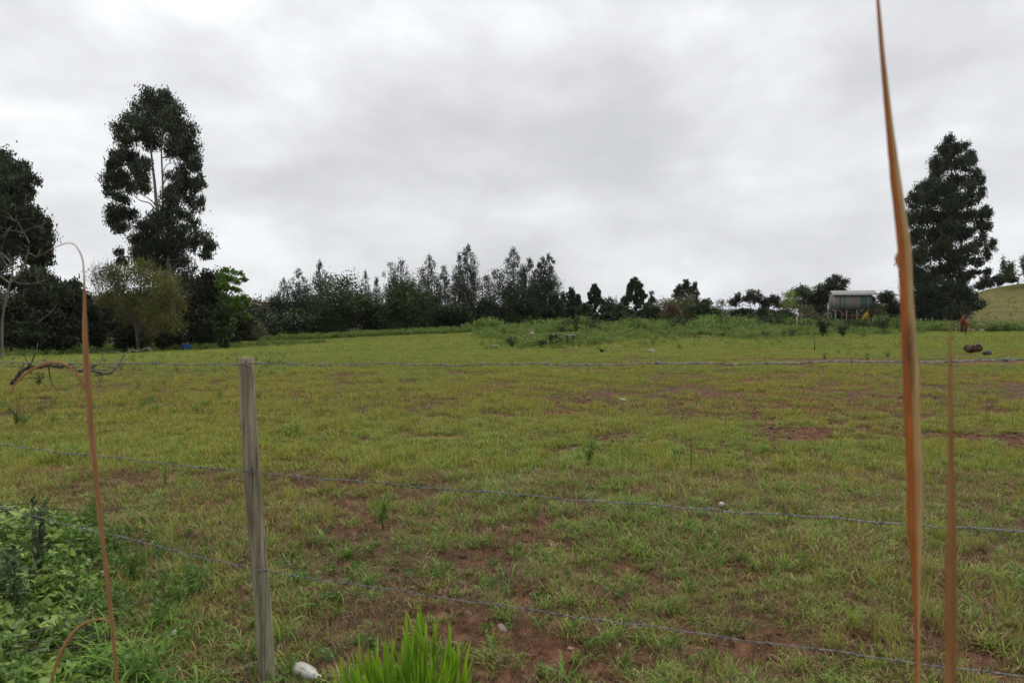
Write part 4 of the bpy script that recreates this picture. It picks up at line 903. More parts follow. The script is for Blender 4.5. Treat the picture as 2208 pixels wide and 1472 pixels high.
# ------------------------------------------------------------------ dry reeds close to the camera
def reed_mat(name, left, right, dark=.55):
    m, nt, b = mat_base(name, .55, .3)
    u = attr(nt, 'u'); c = mixc(nt, ramp(nt, u, [(.34, (0, 0, 0)), (.50, (1, 1, 1))]), left, right)
    st = nz(nt, 60, 4, .6, 'Object', (6, 6, .25)); c = mixc(nt, 1.0, c, ramp(nt, st, [(.35, (.78, .76, .72)), (.65, (1.15, 1.15, 1.12))]), 'MULTIPLY')
    sp = nz(nt, 16, 4, .6, 'Object', (3, 3, .6)); c = mixc(nt, ramp(nt, sp, [(.60, (0, 0, 0)), (.72, (dark, dark, dark))]), c, (.05, .03, .025))
    nt.links.new(c, b.inputs['Base Color']); bump(nt, b, st, .35, .001); translucent(nt, b, c, .18); return m
def reed_strip(P, wd, fold=.45, th=.0009, base=None, face=None):
    """leaf blade along path P, folded along its midrib, with real thickness"""
    P = np.asarray(P, float); n = len(P); T = np.gradient(P, axis=0); T /= np.linalg.norm(T, axis=1)[:, None]
    fc = np.array([0, -1., 0]) if face is None else np.array(face, float); A = np.cross(T, fc); A /= np.linalg.norm(A, axis=1)[:, None]; N = np.cross(A, T)
    if A[n//2][0] < 0: A = -A
    s_ = np.linspace(0, 1, n)*np.linalg.norm(np.diff(P, axis=0), axis=1).sum(); wd = np.asarray(wd)*(1+.16*(fbm(s_*38, s_*0+wd[0]*900, 3)-.5)+.10*(fbm(s_*150, s_*0+3, 2)-.5)); P = P+A*((fbm(s_*14, s_*0+5, 3)-.5)*np.asarray(wd)*.12)[:, None]
    us = np.array([-1, -.5, 0, .5, 1.]); V = []; U = []
    for sd in (1, -1):
        for q in us: V.append(P+A*(q*wd/2)[:, None]+N*(((1-abs(q))*fold*wd/2)+sd*th*(.4+.6*(1-abs(q))))[:, None]); U.append(np.full(n, (q+1)/2))
    order = [0, 1, 2, 3, 4, 9, 8, 7, 6, 5]; k = 10; V = np.stack([V[q] for q in order], 1).reshape(-1, 3); U = np.stack([U[q] for q in order], 1).ravel()
    i = np.arange(n-1)[:, None]*k; j = np.arange(k)[None]; j2 = (j+1) % k
    F = np.stack([i+j, i+j2, i+k+j2, i+k+j], -1).reshape(-1, 4); off = np.zeros(3) if base is None else np.array(base)
    return V-off, F, U
def px_path(rows, Y, n, ground=True, gx=None):
    """rows: column, row, width in px; returns points and widths"""
    rows = np.array(rows, float); Q = curve(rows, n); P = [np.array(at(q[0], q[1], Y if np.isscalar(Y) else Y(q[1]))) for q in Q]
    W = [max(.0006, q[2]*(Y if np.isscalar(Y) else Y(q[1]))/F0) for q in Q]
    return np.array(P), np.array(W)
def reed(name, label, parts):
    root = None
    for pn, rows, Y, n, mat, fold, gxy in parts:
        P, Wd = px_path(rows, Y, n)
        if root is None:
            g = np.array([gxy[0], gxy[1], float(gz(*gxy))-.01]); root = thing(name, label, 'reed', tuple(g))
        if gxy is not None and pn == 'stem_blade':
            e = P[-1]; k = 14; ext = np.stack([e*(1-t)+g*t for t in np.linspace(0, 1, k+1)[1:]]); P = np.vstack([P, ext]); Wd = np.append(Wd, np.full(k, Wd[-1]))
        V, F, U = reed_strip(P, Wd, fold, base=g)
        link('leaf' if pn != 'stem_blade' else 'stem', mesh_np(pn, V, F, [mat], {'u': U}, False), root)
    return root, g
RO = reed_mat('reed_orange', (.48, .16, .04), (.58, .40, .18), .6); RT = reed_mat('reed_tan', (.47, .27, .13), (.40, .20, .09), .3); RB = reed_mat('reed_brown', (.40, .21, .08), (.32, .16, .06), .3)
reed('dry_reed', 'large dry orange and tan reed blade standing full height at the right, blurred', [
    ('stem_blade', [(1889, -60, 5), (1893, 0, 7), (1901, 100, 10), (1911, 200, 13), (1920, 290, 17), (1930, 380, 22), (1942, 470, 27), (1951, 560, 29), (1955, 650, 30), (1960, 740, 33), (1965, 840, 34), (1969, 940, 34), (1972, 1040, 34), (1973, 1120, 33), (1975, 1180, 28), (1976, 1240, 20), (1977, 1310, 14), (1978, 1400, 11), (1978, 1480, 11)], .76, 90, RO, .5, (.455, .80)),
    ('node', [(1937, 543, 2), (1933, 554, 6), (1934, 566, 6), (1938, 578, 2)], .745, 10, RO, .5, None)])
reed('dry_reed', 'thinner brown dry reed at the far right, pointed top, strongly blurred', [
    ('stem_blade', [(2047, 690, 2), (2048, 760, 5), (2049, 860, 9), (2050, 960, 12), (2051, 1060, 16), (2051, 1150, 20), (2050, 1230, 25), (2050, 1330, 26), (2049, 1480, 25)], .58, 50, RB, .4, (.375, .60)),
    ('stub', [(2052, 1195, 8), (2060, 1180, 8), (2066, 1168, 4)], .585, 8, RB, .3, None)])
reed('dry_reed', 'tall dry tan reed at the left with its thin tip bent over to the left', [
    ('stem_blade', [(70, 560, .8), (95, 546, 1.1), (118, 534, 1.6), (140, 525, 1.8), (158, 526, 2), (170, 540, 2.4), (178, 560, 2.6), (181, 590, 3), (182, 630, 5), (183, 700, 10), (185, 760, 13), (188, 820, 15), (192, 860, 13), (196, 920, 13), (202, 980, 13), (208, 1040, 12), (215, 1100, 11), (221, 1160, 9), (228, 1220, 9), (237, 1300, 9), (245, 1380, 8), (253, 1480, 8)], 1.32, 110, RT, .45, (-.745, 1.36)),
    ('arching_leaf', [(22, 850, 3), (34, 826, 5), (60, 802, 6), (88, 787, 6), (115, 781, 6), (142, 787, 5), (165, 805, 5), (180, 832, 5), (190, 862, 4)], lambda y: 1.32, 36, RT, .3, None),
    ('low_leaf', [(106, 1480, 5), (118, 1440, 7), (132, 1405, 8), (150, 1375, 8), (172, 1350, 7), (196, 1338, 5), (222, 1334, 4), (236, 1340, 3)], lambda y: 1.33, 36, RT, .3, None)])
# ------------------------------------------------------------------ bright leafy plant at the bottom
def long_leaf(L, Wd, bend, r):
    n = 9; t = np.linspace(0, 1, n); P = np.stack([0*t, -bend*L*t**2.2, L*t*(1-.12*bend*t)], -1)
    wd = Wd*np.clip(np.sin(np.pi*np.clip(t, 0, 1)**.75)**.8+.10*(1-t), .02, None); wd[-1] = .0008
    V = []; U = []
    for q in (-1, 0, 1): V.append(P+np.stack([q*wd/2, -.18*wd*(1-abs(q)), 0*t], -1))
    V = np.stack(V, 1).reshape(-1, 3); i = np.arange(n-1)[:, None]*3; j = np.arange(2)[None]
    return V, np.stack([i+j, i+j+1, i+3+j+1, i+3+j], -1).reshape(-1, 4), np.repeat(t, 3)
def bright_mat():
    m, nt, b = mat_base('bright_leaf', .42, .4); oi = nt.nodes.new('ShaderNodeObjectInfo')
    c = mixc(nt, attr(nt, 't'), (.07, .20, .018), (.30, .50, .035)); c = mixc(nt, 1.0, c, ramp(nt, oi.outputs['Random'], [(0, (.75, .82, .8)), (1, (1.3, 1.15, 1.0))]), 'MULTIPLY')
    st = nz(nt, 30, 3, .6, 'Object', (8, 8, .3)); c = mixc(nt, 1.0, c, ramp(nt, st, [(.3, (.85, .87, .8)), (.7, (1.12, 1.1, 1.0))]), 'MULTIPLY')
    nt.links.new(c, b.inputs['Base Color']); translucent(nt, b, c, .3); return m
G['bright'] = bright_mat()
def bright_plant():
    r = np.random.default_rng(81); g = at(898, 1480, 2.12); g = Vector((g.x, 2.12, float(gz(g.x, 2.12))))
    root = thing('leafy_plant', 'bright yellow-green plant with many upright blade leaves at the bottom', 'plant', tuple(g))
    ml = []
    for k in range(8):
        V, F, t = long_leaf(1.0, r.uniform(.045, .07), r.uniform(-.08, .35), r); ml.append(mesh_np('leaf', V, F, [G['bright']], {'t': t}, True))
    st = MB(); s = 2.12/F0; n = 0
    spec = [(898, 1292), (888, 1330), (905, 1325), (925, 1325), (918, 1345), (868, 1340), (842, 1345), (852, 1365), (872, 1360), (778, 1388), (802, 1382), (808, 1412), (748, 1402), (730, 1420), (720, 1432), (975, 1378), (992, 1385), (1005, 1380), (1000, 1402), (960, 1395), (945, 1385), (935, 1360), (972, 1345), (1012, 1425), (985, 1420), (840, 1395), (860, 1400), (880, 1385), (900, 1375), (915, 1390), (930, 1400), (950, 1410), (825, 1380), (820, 1430), (840, 1432), (862, 1428), (885, 1420), (905, 1425), (928, 1430), (950, 1440), (970, 1440), (990, 1450), (800, 1450), (785, 1440), (760, 1450), (875, 1450), (850, 1455), (900, 1455), (920, 1460), (830, 1462), (770, 1425), (1008, 1450)]
    for px, py in spec:
        for q in range(r.integers(3, 6)):
            x = (px+r.normal()*(3 if q == 0 else 8)-898)*s; z = at(px, py-10+(0 if q == 0 else r.uniform(6, 40)), 2.12).z-g.z; L = r.uniform(.13, .24)*(1 if q == 0 else .8); y = r.uniform(-.10, .10)
            tl = (x/.28)*.22+r.normal()*.08; lean = r.normal()*.12
            o = link('leaf', ml[r.integers(len(ml))], root); o.scale = (L*1.08, L*1.08, L); o.rotation_euler = (lean, tl, r.uniform(-.9, .9))
            o.location = (x-math.sin(tl)*L, y, z-L*math.cos(tl)); n += 1
            if q == 0: st.tube(curve([(x*.35, y*.4, -.01), (x*.7, y*.8, z*.45), (x-math.sin(tl)*L, y, z-L*math.cos(tl)+.01), (x-math.sin(tl)*L*.5, y, z-L*.5)], 8), [.0045]*5+[.0035, .003, .0015], 5, False)
    st.build('stem', G['bright'], root)['kind'] = 'stuff'
bright_plant()
# ------------------------------------------------------------------ creeping vine and undergrowth at the left
def lobed(r, s=1.0):
    a = np.array([-90, -50, -18, 8, 38, 62, 90, 118, 142, 172, 198, 230])*np.pi/180; q = np.array([.12, .55, .9, .62, .70, .68, 1.15, .68, .70, .62, .9, .55])*r.uniform(.9, 1.1, 12)
    V = [[0, 0, 0]]+[[math.cos(t)*k*.5, math.sin(t)*k*.5, 0] for t, k in zip(a, q)]; V = np.array(V); V[:, 2] = -.25*np.abs(V[:, 0])**1.3+.02*r.normal(size=13)-.2*np.clip(V[:, 1], 0, 1)**2
    return V*s, np.array([[0, k, k % 12+1, (k+1) % 12+1] for k in range(1, 12, 2)])
def vine_mat(name, a, b2):
    m, nt, b = mat_base(name, .45, .4); oi = nt.nodes.new('ShaderNodeObjectInfo')
    c = mixc(nt, oi.outputs['Random'], a, b2); c = mixc(nt, 1.0, c, ramp(nt, nz(nt, 30, 3, .6, 'World'), [(.3, (.8, .82, .8)), (.7, (1.2, 1.15, 1.0))]), 'MULTIPLY')
    nt.links.new(c, b.inputs['Base Color']); translucent(nt, b, c, .25); return m
G['vine'] = vine_mat('vine_leaf', (.085, .145, .028), (.19, .30, .05)); G['vine_y'] = vine_mat('young_vine_leaf', (.15, .26, .03), (.26, .36, .05))
def mound(x, y):
    xr = -1.42-.60*(y-2.6)+.5*(fbm(x*1.2+8, y*1.2, 3)-.5)                                            # right border
    return (.24*s01(xr-x, -.15, .9)*s01(y, 1.6, 2.6)*s01(5.7-y, 0, .8)*(.45+1.0*fbm(x*1.6+3, y*1.6, 3)))
def vine():
    r = np.random.default_rng(91); g = np.array([-2.6, 4.0, float(gz(-2.6, 4.0))])
    root = thing('creeping_vine', 'creeping lobed-leaf vine heaped on the ground in the lower left corner', 'vine', tuple(g))
    md = [mesh_np('leaf', *lobed(r), [G['vine']], None, True) for _ in range(4)]; my = [mesh_np('leaf', *lobed(r), [G['vine_y']], None, True) for _ in range(3)]
    def pts(n):
        y = r.uniform(2.3, 5.5, n*3); x = -.82*y+r.random(n*3)*(.82*y-1.2); k = mound(x, y) > .02+.06*r.random(len(x)); return x[k][:n], y[k][:n]
    x, y = pts(290)
    for a, b in zip(x, y):
        h = float(mound(a, b)); z = float(gz(a, b))+h*r.uniform(.75, 1.12)+.02; o = link('leaf', (my if r.random() < .36 else md)[r.integers(3)], root, (a-g[0], b-g[1], z-g[2]))
        s = r.uniform(.05, .095); o.scale = (s, s, s); o.rotation_euler = (r.normal()*.45+.25, r.normal()*.4, r.uniform(0, 6.28))
    def base(seed, m): q = np.random.default_rng(seed); V, F = lobed(q, .075); return bpy.data.objects.new('leaf', mesh_np('leaf', V, F, [m], None, True))
    sd = [base(k, G['vine']) for k in range(3)]+[base(9, G['vine_y'])]
    x, y = pts(4200); h = mound(x, y); z = gz(x, y)+h*r.uniform(.1, 1.05, len(x))+.01
    f = scatter('foliage', None, np.stack([x, y, z], -1)-g, sd, r.uniform(.45, 1.25, len(x)), r, G['vine'], None, .5, parent=root)
    mb = MB()
    for i in range(46):
        k = r.integers(len(x)); p = np.array([x[k], y[k], 0]); C = [p+np.array([r.normal()*.12*j, r.normal()*.12*j, 0]) for j in range(4)]
        for c in C: c[2] = float(gz(c[0], c[1]))+float(mound(c[0], c[1]))*.8+.02
        mb.tube(curve(C, 10)-g, .003, 4, False)
    mb.build('stem', G['bark'], root)['kind'] = 'stuff'
vine()
def undergrowth():
    r = np.random.default_rng(95)
    S = sources('long_blade', 6, lambda q: blades(13, .05, .34, .0085, .38, q, .55, 5), G['g3'], 400)
    n = 900; y = r.uniform(1.75, 3.5, n); x = -.82*y+r.random(n)**1.3*(.82*y-.45); k = r.random(n) < np.clip(.75-.55*(x+1.4)-.3*(y-2), .03, 1)*s01(fbm(x*2, y*2, 2), .3, .55); x, y = x[k], y[k]
    scatter('long_grass', 'long arching green grass in the lower left foreground', np.stack([x, y, gz(x, y)], -1), S, r.uniform(.35, .85, len(x)), r, G['g3'], np.clip(r.normal(size=len(x))*.2+.1, 0, 1))
    L = sources('leafy_herb', 5, lambda q: leafy(70, .10, .16, .032, .014, q, 7), G['herb'], 410)
    n = 420; y = r.uniform(1.9, 5.0, n); x = -.82*y+r.random(n)**1.5*(.82*y-.6); k = r.random(n) < np.clip(.5-.9*(x+.45*y+.4), .03, 1); x, y = x[k], y[k]
    scatter('leafy_undergrowth', 'small leafy green undergrowth at the lower left', np.stack([x, y, gz(x, y)+.3*mound(x, y)], -1), L, r.uniform(.5, 1.3, len(x)), r, G['herb'])
    H = sources('herb_sprout', 5, lambda q: leafy(24, .06, .05, .032, .013, q, 6), G['herb'], 420)
    x, y = field(1500, 1.8, 5.0, r); k_ = r.random(len(x)) < (.15+.6*s01(-x, -.3, 1.6))*s01(fbm(x*1.7, y*1.7+4, 2), .35, .6); x, y = x[k_], y[k_]; scatter('broadleaf_herbs', 'broad-leaved herbs at the near edge of the field', np.stack([x, y, gz(x, y)], -1), H, r.uniform(.5, 1.3, len(x)), r, G['herb'], None)
undergrowth()
def shrub(label, px, py_base, py_top, w, kind, seed, n=240, name='shrub', stems=9, Y=None, mode='rand', bark='bark', L=.05, Wd=.014):
    r = np.random.default_rng(seed); Y = Y or grow(py_base); g = gpt(px, Y); h = at(px, py_top, Y).z-g.z; rad = w/2*Y/F0; root = thing(name, label, 'plant', tuple(g)); mb = MB(); P = []
    for s in range(stems):
        a = r.uniform(0, 6.28); d = np.array([math.cos(a)*rad, math.sin(a)*rad, 0])*r.uniform(.15, 1); tip = d+np.array([0, 0, h*r.uniform(.65, 1)]); C = curve([(0, 0, -.01), d*.3+np.array([0, 0, tip[2]*.45])+r.normal(size=3)*.01, tip], 7); mb.tube(C, np.linspace(h*.007, h*.002, 7), 4, False)
        for i in range(n//stems):
            t = r.uniform(.3, 1); c = d*(.3*t/.5 if t < .5 else .3+.7*(t-.5)/.5)+np.array([0, 0, tip[2]*t]); P.append(c+r.normal(size=3)*rad*.10)
    mb.build('stem', G[bark], root)
    if n: V, F = leaf_quads(np.array(P), L*h, Wd*h, mode, r); link('foliage', mesh_np('foliage', V, F, [G[kind]], {'rnd': np.repeat(r.random(len(P)), 4)}), root)
    return root
shrub('green sapling with an orange flower on bare soil in the middle of the field', 1270, 1010, 938, 44, 'weed', 501, 260, 'sapling', 7, mode='up', L=.13, Wd=.035)
shrub('dark feathery sapling left of the fence post above the middle wire', 350, 1052, 975, 34, 'weed', 502, 90, 'sapling', 6, mode='up', L=.14, Wd=.03)
shrub('thin upright single-stemmed weed in the right half of the field', 1493, 1025, 928, 10, 'dark', 503, 24, 'weed', 2, mode='up', L=.07, Wd=.012)
shrub('upright clump of bright grass blades behind the lowest wire right of the post', 822, 1138, 1058, 60, 'weed', 514, 60, 'grass_clump', 9, mode='up', L=.5, Wd=.05)
shrub('dead twiggy dark plant at the left edge of the field', 30, 920, 842, 70, 'dark', 504, 0, 'dead_plant', 22)
shrub('small dark shrub in the grass below the top wire at the left', 80, 836, 800, 46, 'broad', 505, 160, L=.16, Wd=.05)
shrub('small feathery weed standing between two reeds, low at the left', 195, 1130, 1060, 40, 'weed', 506, 200, 'weed', 7, mode='up', L=.16, Wd=.03)
shrub('leafy weed with an orange bloom beside the left reed', 268, 1262, 1192, 52, 'weed', 507, 110, 'weed', 7, mode='up', L=.3, Wd=.055)
shrub('dark leafy shrub at the left edge under the lowest wire', 14, 1330, 1165, 130, 'herbdark', 508, 300, stems=14, Y=3.4, L=.10, Wd=.035)
shrub('dark fern-like stem leaning in front of the vine', 70, 1240, 1050, 60, 'herbdark', 509, 160, stems=4, Y=3.9, L=.10, Wd=.03)
shrub('bushy dark spiky plant on the weedy patch in mid-field', 1197, 748, 718, 44, 'dark', 510, 420, 'spiky_plant', 16, Y=37, mode='up', L=.3, Wd=.05)
shrub('low spiky rosette left of the bushy spiky plant', 1168, 752, 734, 34, 'dark', 511, 120, 'spiky_plant', 12, Y=35.5, mode='up', L=.6, Wd=.09)
shrub('round dark weed clump beside the low slab', 1105, 756, 722, 34, 'broad', 512, 500, Y=35.0, L=.14, Wd=.04)
shrub('dark green seedling by the small soil mound', 1297, 765, 752, 20, 'dark', 513, 120, 'seedling', 8, Y=30, L=.4, Wd=.16)
for i, (px, yb, yt, w, k, lab) in enumerate([
    (612, 742, 716, 44, 'weed', 'light green bush at the foot of the slim left eucalyptus'), (655, 742, 722, 30, 'weed_y', 'pale green bush below the small round dark tree'), (705, 738, 718, 34, 'weed', 'green bush left of the pale trunk of the rounded broadleaf tree'),
    (740, 736, 718, 20, 'weed', 'small bush right at the pale trunk of the rounded broadleaf tree'), (575, 748, 722, 40, 'broad', 'dark bush beside the bare brown bush'), (830, 732, 712, 24, 'broad', 'dark bush under the dark domed tree'),
    (1060, 716, 690, 34, 'weed', 'green papaya-like plant at the foot of the pale sparse eucalyptus'), (1160, 712, 694, 40, 'weed', 'green bush in front of the tall eucalyptus cluster'), (1250, 706, 678, 60, 'weed', 'light green shrub below the leftmost pine'),
    (1350, 704, 676, 50, 'broad', 'darker shrub left of the largest pine foot'), (1535, 716, 690, 50, 'weed_y', 'yellow-green shrub in front of the dark leafy scrub'), (1600, 712, 684, 40, 'weed', 'green shrub under the flat-topped tree'),
    (1690, 712, 680, 56, 'weed', 'green shrub between the flat-topped tree and the shed'), (1775, 728, 676, 60, 'broad', 'tall bluish green shrub left of the shed stilts'), (1818, 738, 690, 46, 'broad', 'tall dark shrub just in front of the shed stilts'),
    (1650, 738, 712, 34, 'rust', 'rusty shrub in the weeds below the small leaning tree'), (1860, 742, 716, 40, 'rust', 'rusty brown shrub right of the shed among green weeds'), (1560, 742, 714, 26, 'broad', 'dark weed bush at the front of the weed field'), (1708, 736, 708, 26, 'dark', 'dark weed bush in the rusty weeds'), (1950, 712, 694, 60, 'weed', 'green shrub hidden behind the big dry reed')]):
    Y = 80 if px < 1220 else (88 if yb < 720 else 52)
    shrub(lab, px, yb, yt, w, k, 520+i, 420, 'bush', 12, Y=Y, L=.13, Wd=.05)
# ------------------------------------------------------------------ field debris
def lump(name, px, py, wpx, hpx, Y, mat, label, cat, seed, k=2, dz=0, child=None):
    r = np.random.default_rng(seed); g = gpt(px, Y); s = Y/F0; root = thing(name, label, cat, (g.x, g.y, g.z+dz))
    import bmesh
    bm = bmesh.new(); bmesh.ops.create_icosphere(bm, subdivisions=k, radius=1)
    for v in bm.verts:
        c = v.co; f = 1+.25*float(fbm(c.x*1.7+seed, c.y*1.7+c.z*1.3, 3)-.5)*2
        v.co = Vector((c.x*wpx*s/2*f, c.y*wpx*s/2.4*f, (c.z*.5+.45)*hpx*s*f))
    me = bpy.data.meshes.new(child or 'body'); bm.to_mesh(me); bm.free(); me.materials.append(mat); link(child or 'body', me, root); return root
G['stump'] = simple_mat('stump_bark', (.045, .028, .018), (.16, .10, .065), 9, coord='Object'); G['cut'] = simple_mat('cut_wood', (.36, .29, .2), (.5, .42, .3), 8)
G['dirt'] = simple_mat('mound_soil', (.09, .04, .022), (.19, .09, .05), 6, coord='World'); G['dark_cloth'] = simple_mat('dark_debris', (.02, .024, .03), (.06, .07, .08), 8)
G['white'] = simple_mat('white_plastic', (.45, .45, .42), (.7, .7, .67), 20, .5, .4); G['stone'] = simple_mat('grey_slab', (.2, .19, .17), (.36, .35, .31), 6)
def stumps():
    Y = 30.5; s = Y/F0; g = gpt(2098, Y)
    root = thing('log_pile', 'two short dark brown logs heaped on the grass, the right with a pale rim', 'logs', tuple(g)); r = np.random.default_rng(3)
    def log(c, ax, L, rad, name, cutm):
        ax = np.array(ax)/np.linalg.norm(ax); P = [np.array(c)-ax*L/2, np.array(c), np.array(c)+ax*L/2]; mb = MB(); mb.tube(curve(P, 7), rad*(1+.06*r.normal(size=7)), 14); V = mb.V[0]; V += r.normal(size=V.shape)*rad*.03
        o = mb.build(name, G['stump'], root, True); m = MB(); e = np.array(c)-ax*(L/2+.004); m.tube([e, e-ax*.012], [rad*.82, rad*.78], 12); m.build('cut_face', cutm, o)
    log((-.10, .06, .20), (-.75, -.35, .25), .36, .17, 'log', G['stump']); log((.13, -.02, .25), (-.15, -.95, .1), .34, .2, 'log', G['stump'])
    m = MB(); a = np.linspace(.5, 2.6, 10); m.tube(np.stack([.13+.19*np.cos(a), np.full(10, -.2), .25+.2*np.sin(a)], -1), .022, 6); m.build('pale_rim', G['cut'], root)
stumps()
lump('dark_debris', 2130, 762, 20, 11, 28.5, G['dark_cloth'], 'small dark crumpled lump right of the logs', 'debris', 5)
lump('stone', 1405, 762, 17, 9, 30.5, G['stone'], 'grey tilted chunk lying in the grass above the top wire', 'stone', 6)
lump('soil_mound', 1228, 762, 24, 6, 31.5, G['dirt'], 'small red soil mound in front of the weedy patch', 'mound', 7); lump('soil_mound', 1211, 759, 20, 4, 33, G['dirt'], 'flatter soil mound just left of the red one', 'mound', 8)
def barrel():
    Y = 56.0; g = gpt(400, Y); s = Y/F0; R0 = 9.2*s; H = 14*s; root = thing('barrel', 'blue plastic half barrel at the foot of the left trees', 'barrel', tuple(g)); m = MB(); bl = simple_mat('blue_plastic', (.01, .06, .26), (.016, .085, .34), 3, .45, .4, bmp=0)
    k = 24; z = np.array([0, .03, .45*H, .5*H, .55*H, .93*H, H, H, .06]); rr = R0*np.array([.93, .98, 1.0, 1.03, 1.0, .99, 1.03, .97, .93]); an = np.arange(k)*2*np.pi/k
    V = np.concatenate([np.stack([q*np.cos(an), q*np.sin(an), np.full(k, h)], -1) for q, h in zip(rr, z)]); n = len(z); i = np.arange(n-1)[:, None]*k; j = np.arange(k)[None]; j2 = (j+1) % k
    F = np.stack([i+j, i+j2, i+k+j2, i+k+j], -1).reshape(-1, 4); T = (n-1)*k; F = np.vstack([F, [[T, T+q, T+q+1, T+q+2] for q in range(1, k-2, 2)], [[0, q+2, q+1, q] for q in range(1, k-2, 2)]])
    link('body', mesh_np('body', V, F, [bl], None, True), root); m = MB(); a = np.linspace(0, 2*np.pi, 25); m.tube(np.stack([R0*1.01*np.cos(a), R0*1.01*np.sin(a), 0*a+H], -1), .012, 6, False); m.build('rim', bl, root)
barrel()
def slab(px, pyt, wpx, Y, label, z=None):
    g = gpt(px, Y); s = Y/F0; h = at(px, pyt, Y).z-g.z; root = thing('slab', label, 'slab', tuple(g)); w = wpx*s; m = MB(); m.box((0, 0, h-.03), (w, .38, .06)); m.build('top', G['stone'], root)
    m = MB(); 
    for x in (-.32, .28): m.box((x*w, 0, (h-.06)/2-.02), (.1, .26, h-.04), None, .9)
    m.build('support', G['stump'], root)
slab(1194, 719, 22, 38, 'small pale slab above the bushy spiky plant'); slab(1230, 721, 22, 38.5, 'pale flat slab on a dark support right of the spiky plant'); slab(1065, 744, 16, 35.5, 'low pale slab at the left end of the weedy patch'); slab(1330, 746, 22, 36, 'low flat brownish slab at the foot of the weeds')
def wpost(px, pyt, Y, w, label, mat, lean=0, cat='post'):
    g = gpt(px, Y); h = at(px, pyt, Y).z-g.z; root = thing('wooden_post', label, cat, tuple(g)); m = MB(); r = np.random.default_rng(int(px)); m.tube([(0, 0, -.1), (lean*.5*h, .01, h*.5), (lean*.9*h, 0, h*.78), (lean*h, .01, h)], [w, w*.95, w*1.05, w*.7], 7); m.build('shaft', mat, root)
    m = MB(); m.tube([(lean*h*.93, 0, h*.78), (lean*h*1.02, 0, h*.9)], [w*1.35, w*1.1], 7); m.build('splintered_top', G['pinkwood'], root)
G['pinkwood'] = simple_mat('raw_wood', (.3, .19, .13), (.48, .34, .25), 12)
wpost(1145, 711, 36.5, .07, 'broken wooden post with a raw reddish top in the weedy patch', G['bark_grey'], .05)
wpost(1718, 682, 76, .07, 'short pale yellowish post in the weeds left of the shed', G['cut']); wpost(1785, 652, 90, .10, 'pale green post at the left corner of the shed', G['bark_pale'])
def far_fence():
    cols = [1968, 1985, 1996, 2010, 2022, 2037, 2058, 2086, 2110, 2134, 2160, 2174, 2192, 2216]; Y = 83.0; g0 = gpt(2040, Y); root = thing('pasture_fence', 'old wooden post and wire fence below the grassy hill', 'fence', tuple(g0)); r = np.random.default_rng(9); tops = []
    for px in cols:
        g = gpt(px, Y); h = r.uniform(1.15, 1.45); m = MB(); b = np.array(g-g0); l = r.normal()*.06; m.tube([b-[0, 0, .2], b+[l*.5, 0, h*.5], b+[l, 0, h]], [.07, .065, .06], 6); m.build('post', G['bark_grey'], root); tops.append(b+[l, 0, h])
    for q in (.92, .6, .3):
        m = MB(); m.tube([t-[0, .08, (1-q)*1.2] for t in tops], .006, 3, False); m.build('wire', G['wire'], root)
far_fence()
def rubble():
    r = np.random.default_rng(12); mb = {k: MB() for k in range(3)}
    for i in range(520):
        px = r.choice([r.normal(2120, 16), r.normal(2075, 14), r.normal(2150, 10)]); Y = r.uniform(73, 79); x = at(px, 700, Y).x; hh = 1.0*math.exp(-((Y-76.5)/2)**2)*(.5+.5*float(fbm(px*.1, 3, 2)))
        M = Euler((r.uniform(0, 3), r.uniform(0, 3), r.uniform(0, 3))).to_matrix(); s = r.uniform(.5, 1.3); mb[r.integers(3)].box((x, Y, float(gz(x, Y))+hh*r.random()+.05), (.34*s, .2*s, .13*s), M)
    cols = [((.2, .1, .06), (.32, .16, .11)), ((.26, .2, .15), (.42, .34, .27)), ((.12, .07, .05), (.22, .13, .1))]
    for k in range(3):
        nm = ('brick_rubble', 'pale_rubble', 'dark_rubble')[k]; o = mb[k].build(nm, simple_mat(nm, *cols[k], 2)); tag(o, kind='stuff'); o['label'] = 'broken brick and stone rubble heaped behind the horse'
rubble()
lump('sack', 2110, 684, 14, 12, 80, G['white'], 'whitish sack on the slope above the rubble', 'sack', 21); lump('sack', 2022, 690, 20, 9, 81, G['white'], 'pale flattened sack by the fence near the tall eucalyptus', 'sack', 22)
lump('clay_block', 2184, 698, 18, 14, 75, G['pinkwood'], 'tan broken clay block in the weeds at the right edge', 'block', 23); lump('clay_block', 2163, 702, 10, 9, 74, G['plaster'], 'small orange clay block left of the tan one', 'block', 24); lump('dark_debris', 2172, 694, 16, 8, 76, G['dark_cloth'], 'black debris above the orange clay block', 'debris', 25)
def wood_stick(name, label, rows, Y, rad, mat, cat='stick', twigs=0, seed=1, lift=.008):
    P = []
    for px, py in rows:
        y = Y if Y else grow(py); p = np.array(at(px, py, y))
        if not Y: p[2] = float(gz(p[0], y))+lift
        P.append(p)
    P = np.array(P); g = P[0].copy(); g[2] = float(gz(g[0], g[1])); root = thing(name, label, cat, tuple(g)); r = np.random.default_rng(seed); C = curve(P-g, 5*len(P)); mb = MB(); mb.tube(C+r.normal(size=C.shape)*rad*.25, np.linspace(rad, rad*.5, len(C)), 6)
    mb.build('wood', mat, root, True)
    if twigs:
        m = MB()
        for i in range(twigs):
            s = C[r.integers(3, len(C))]; d = r.normal(size=3); d[2] = d[2]*.6-.1; d /= np.linalg.norm(d); l = r.uniform(.1, .45); m.tube(curve([s, s+d*l*.5+r.normal(size=3)*.05, s+d*l+r.normal(size=3)*.08], 6), np.linspace(rad*.45, rad*.12, 6), 4, False)
        m.build('twigs', mat, root)['kind'] = 'stuff'
    return root
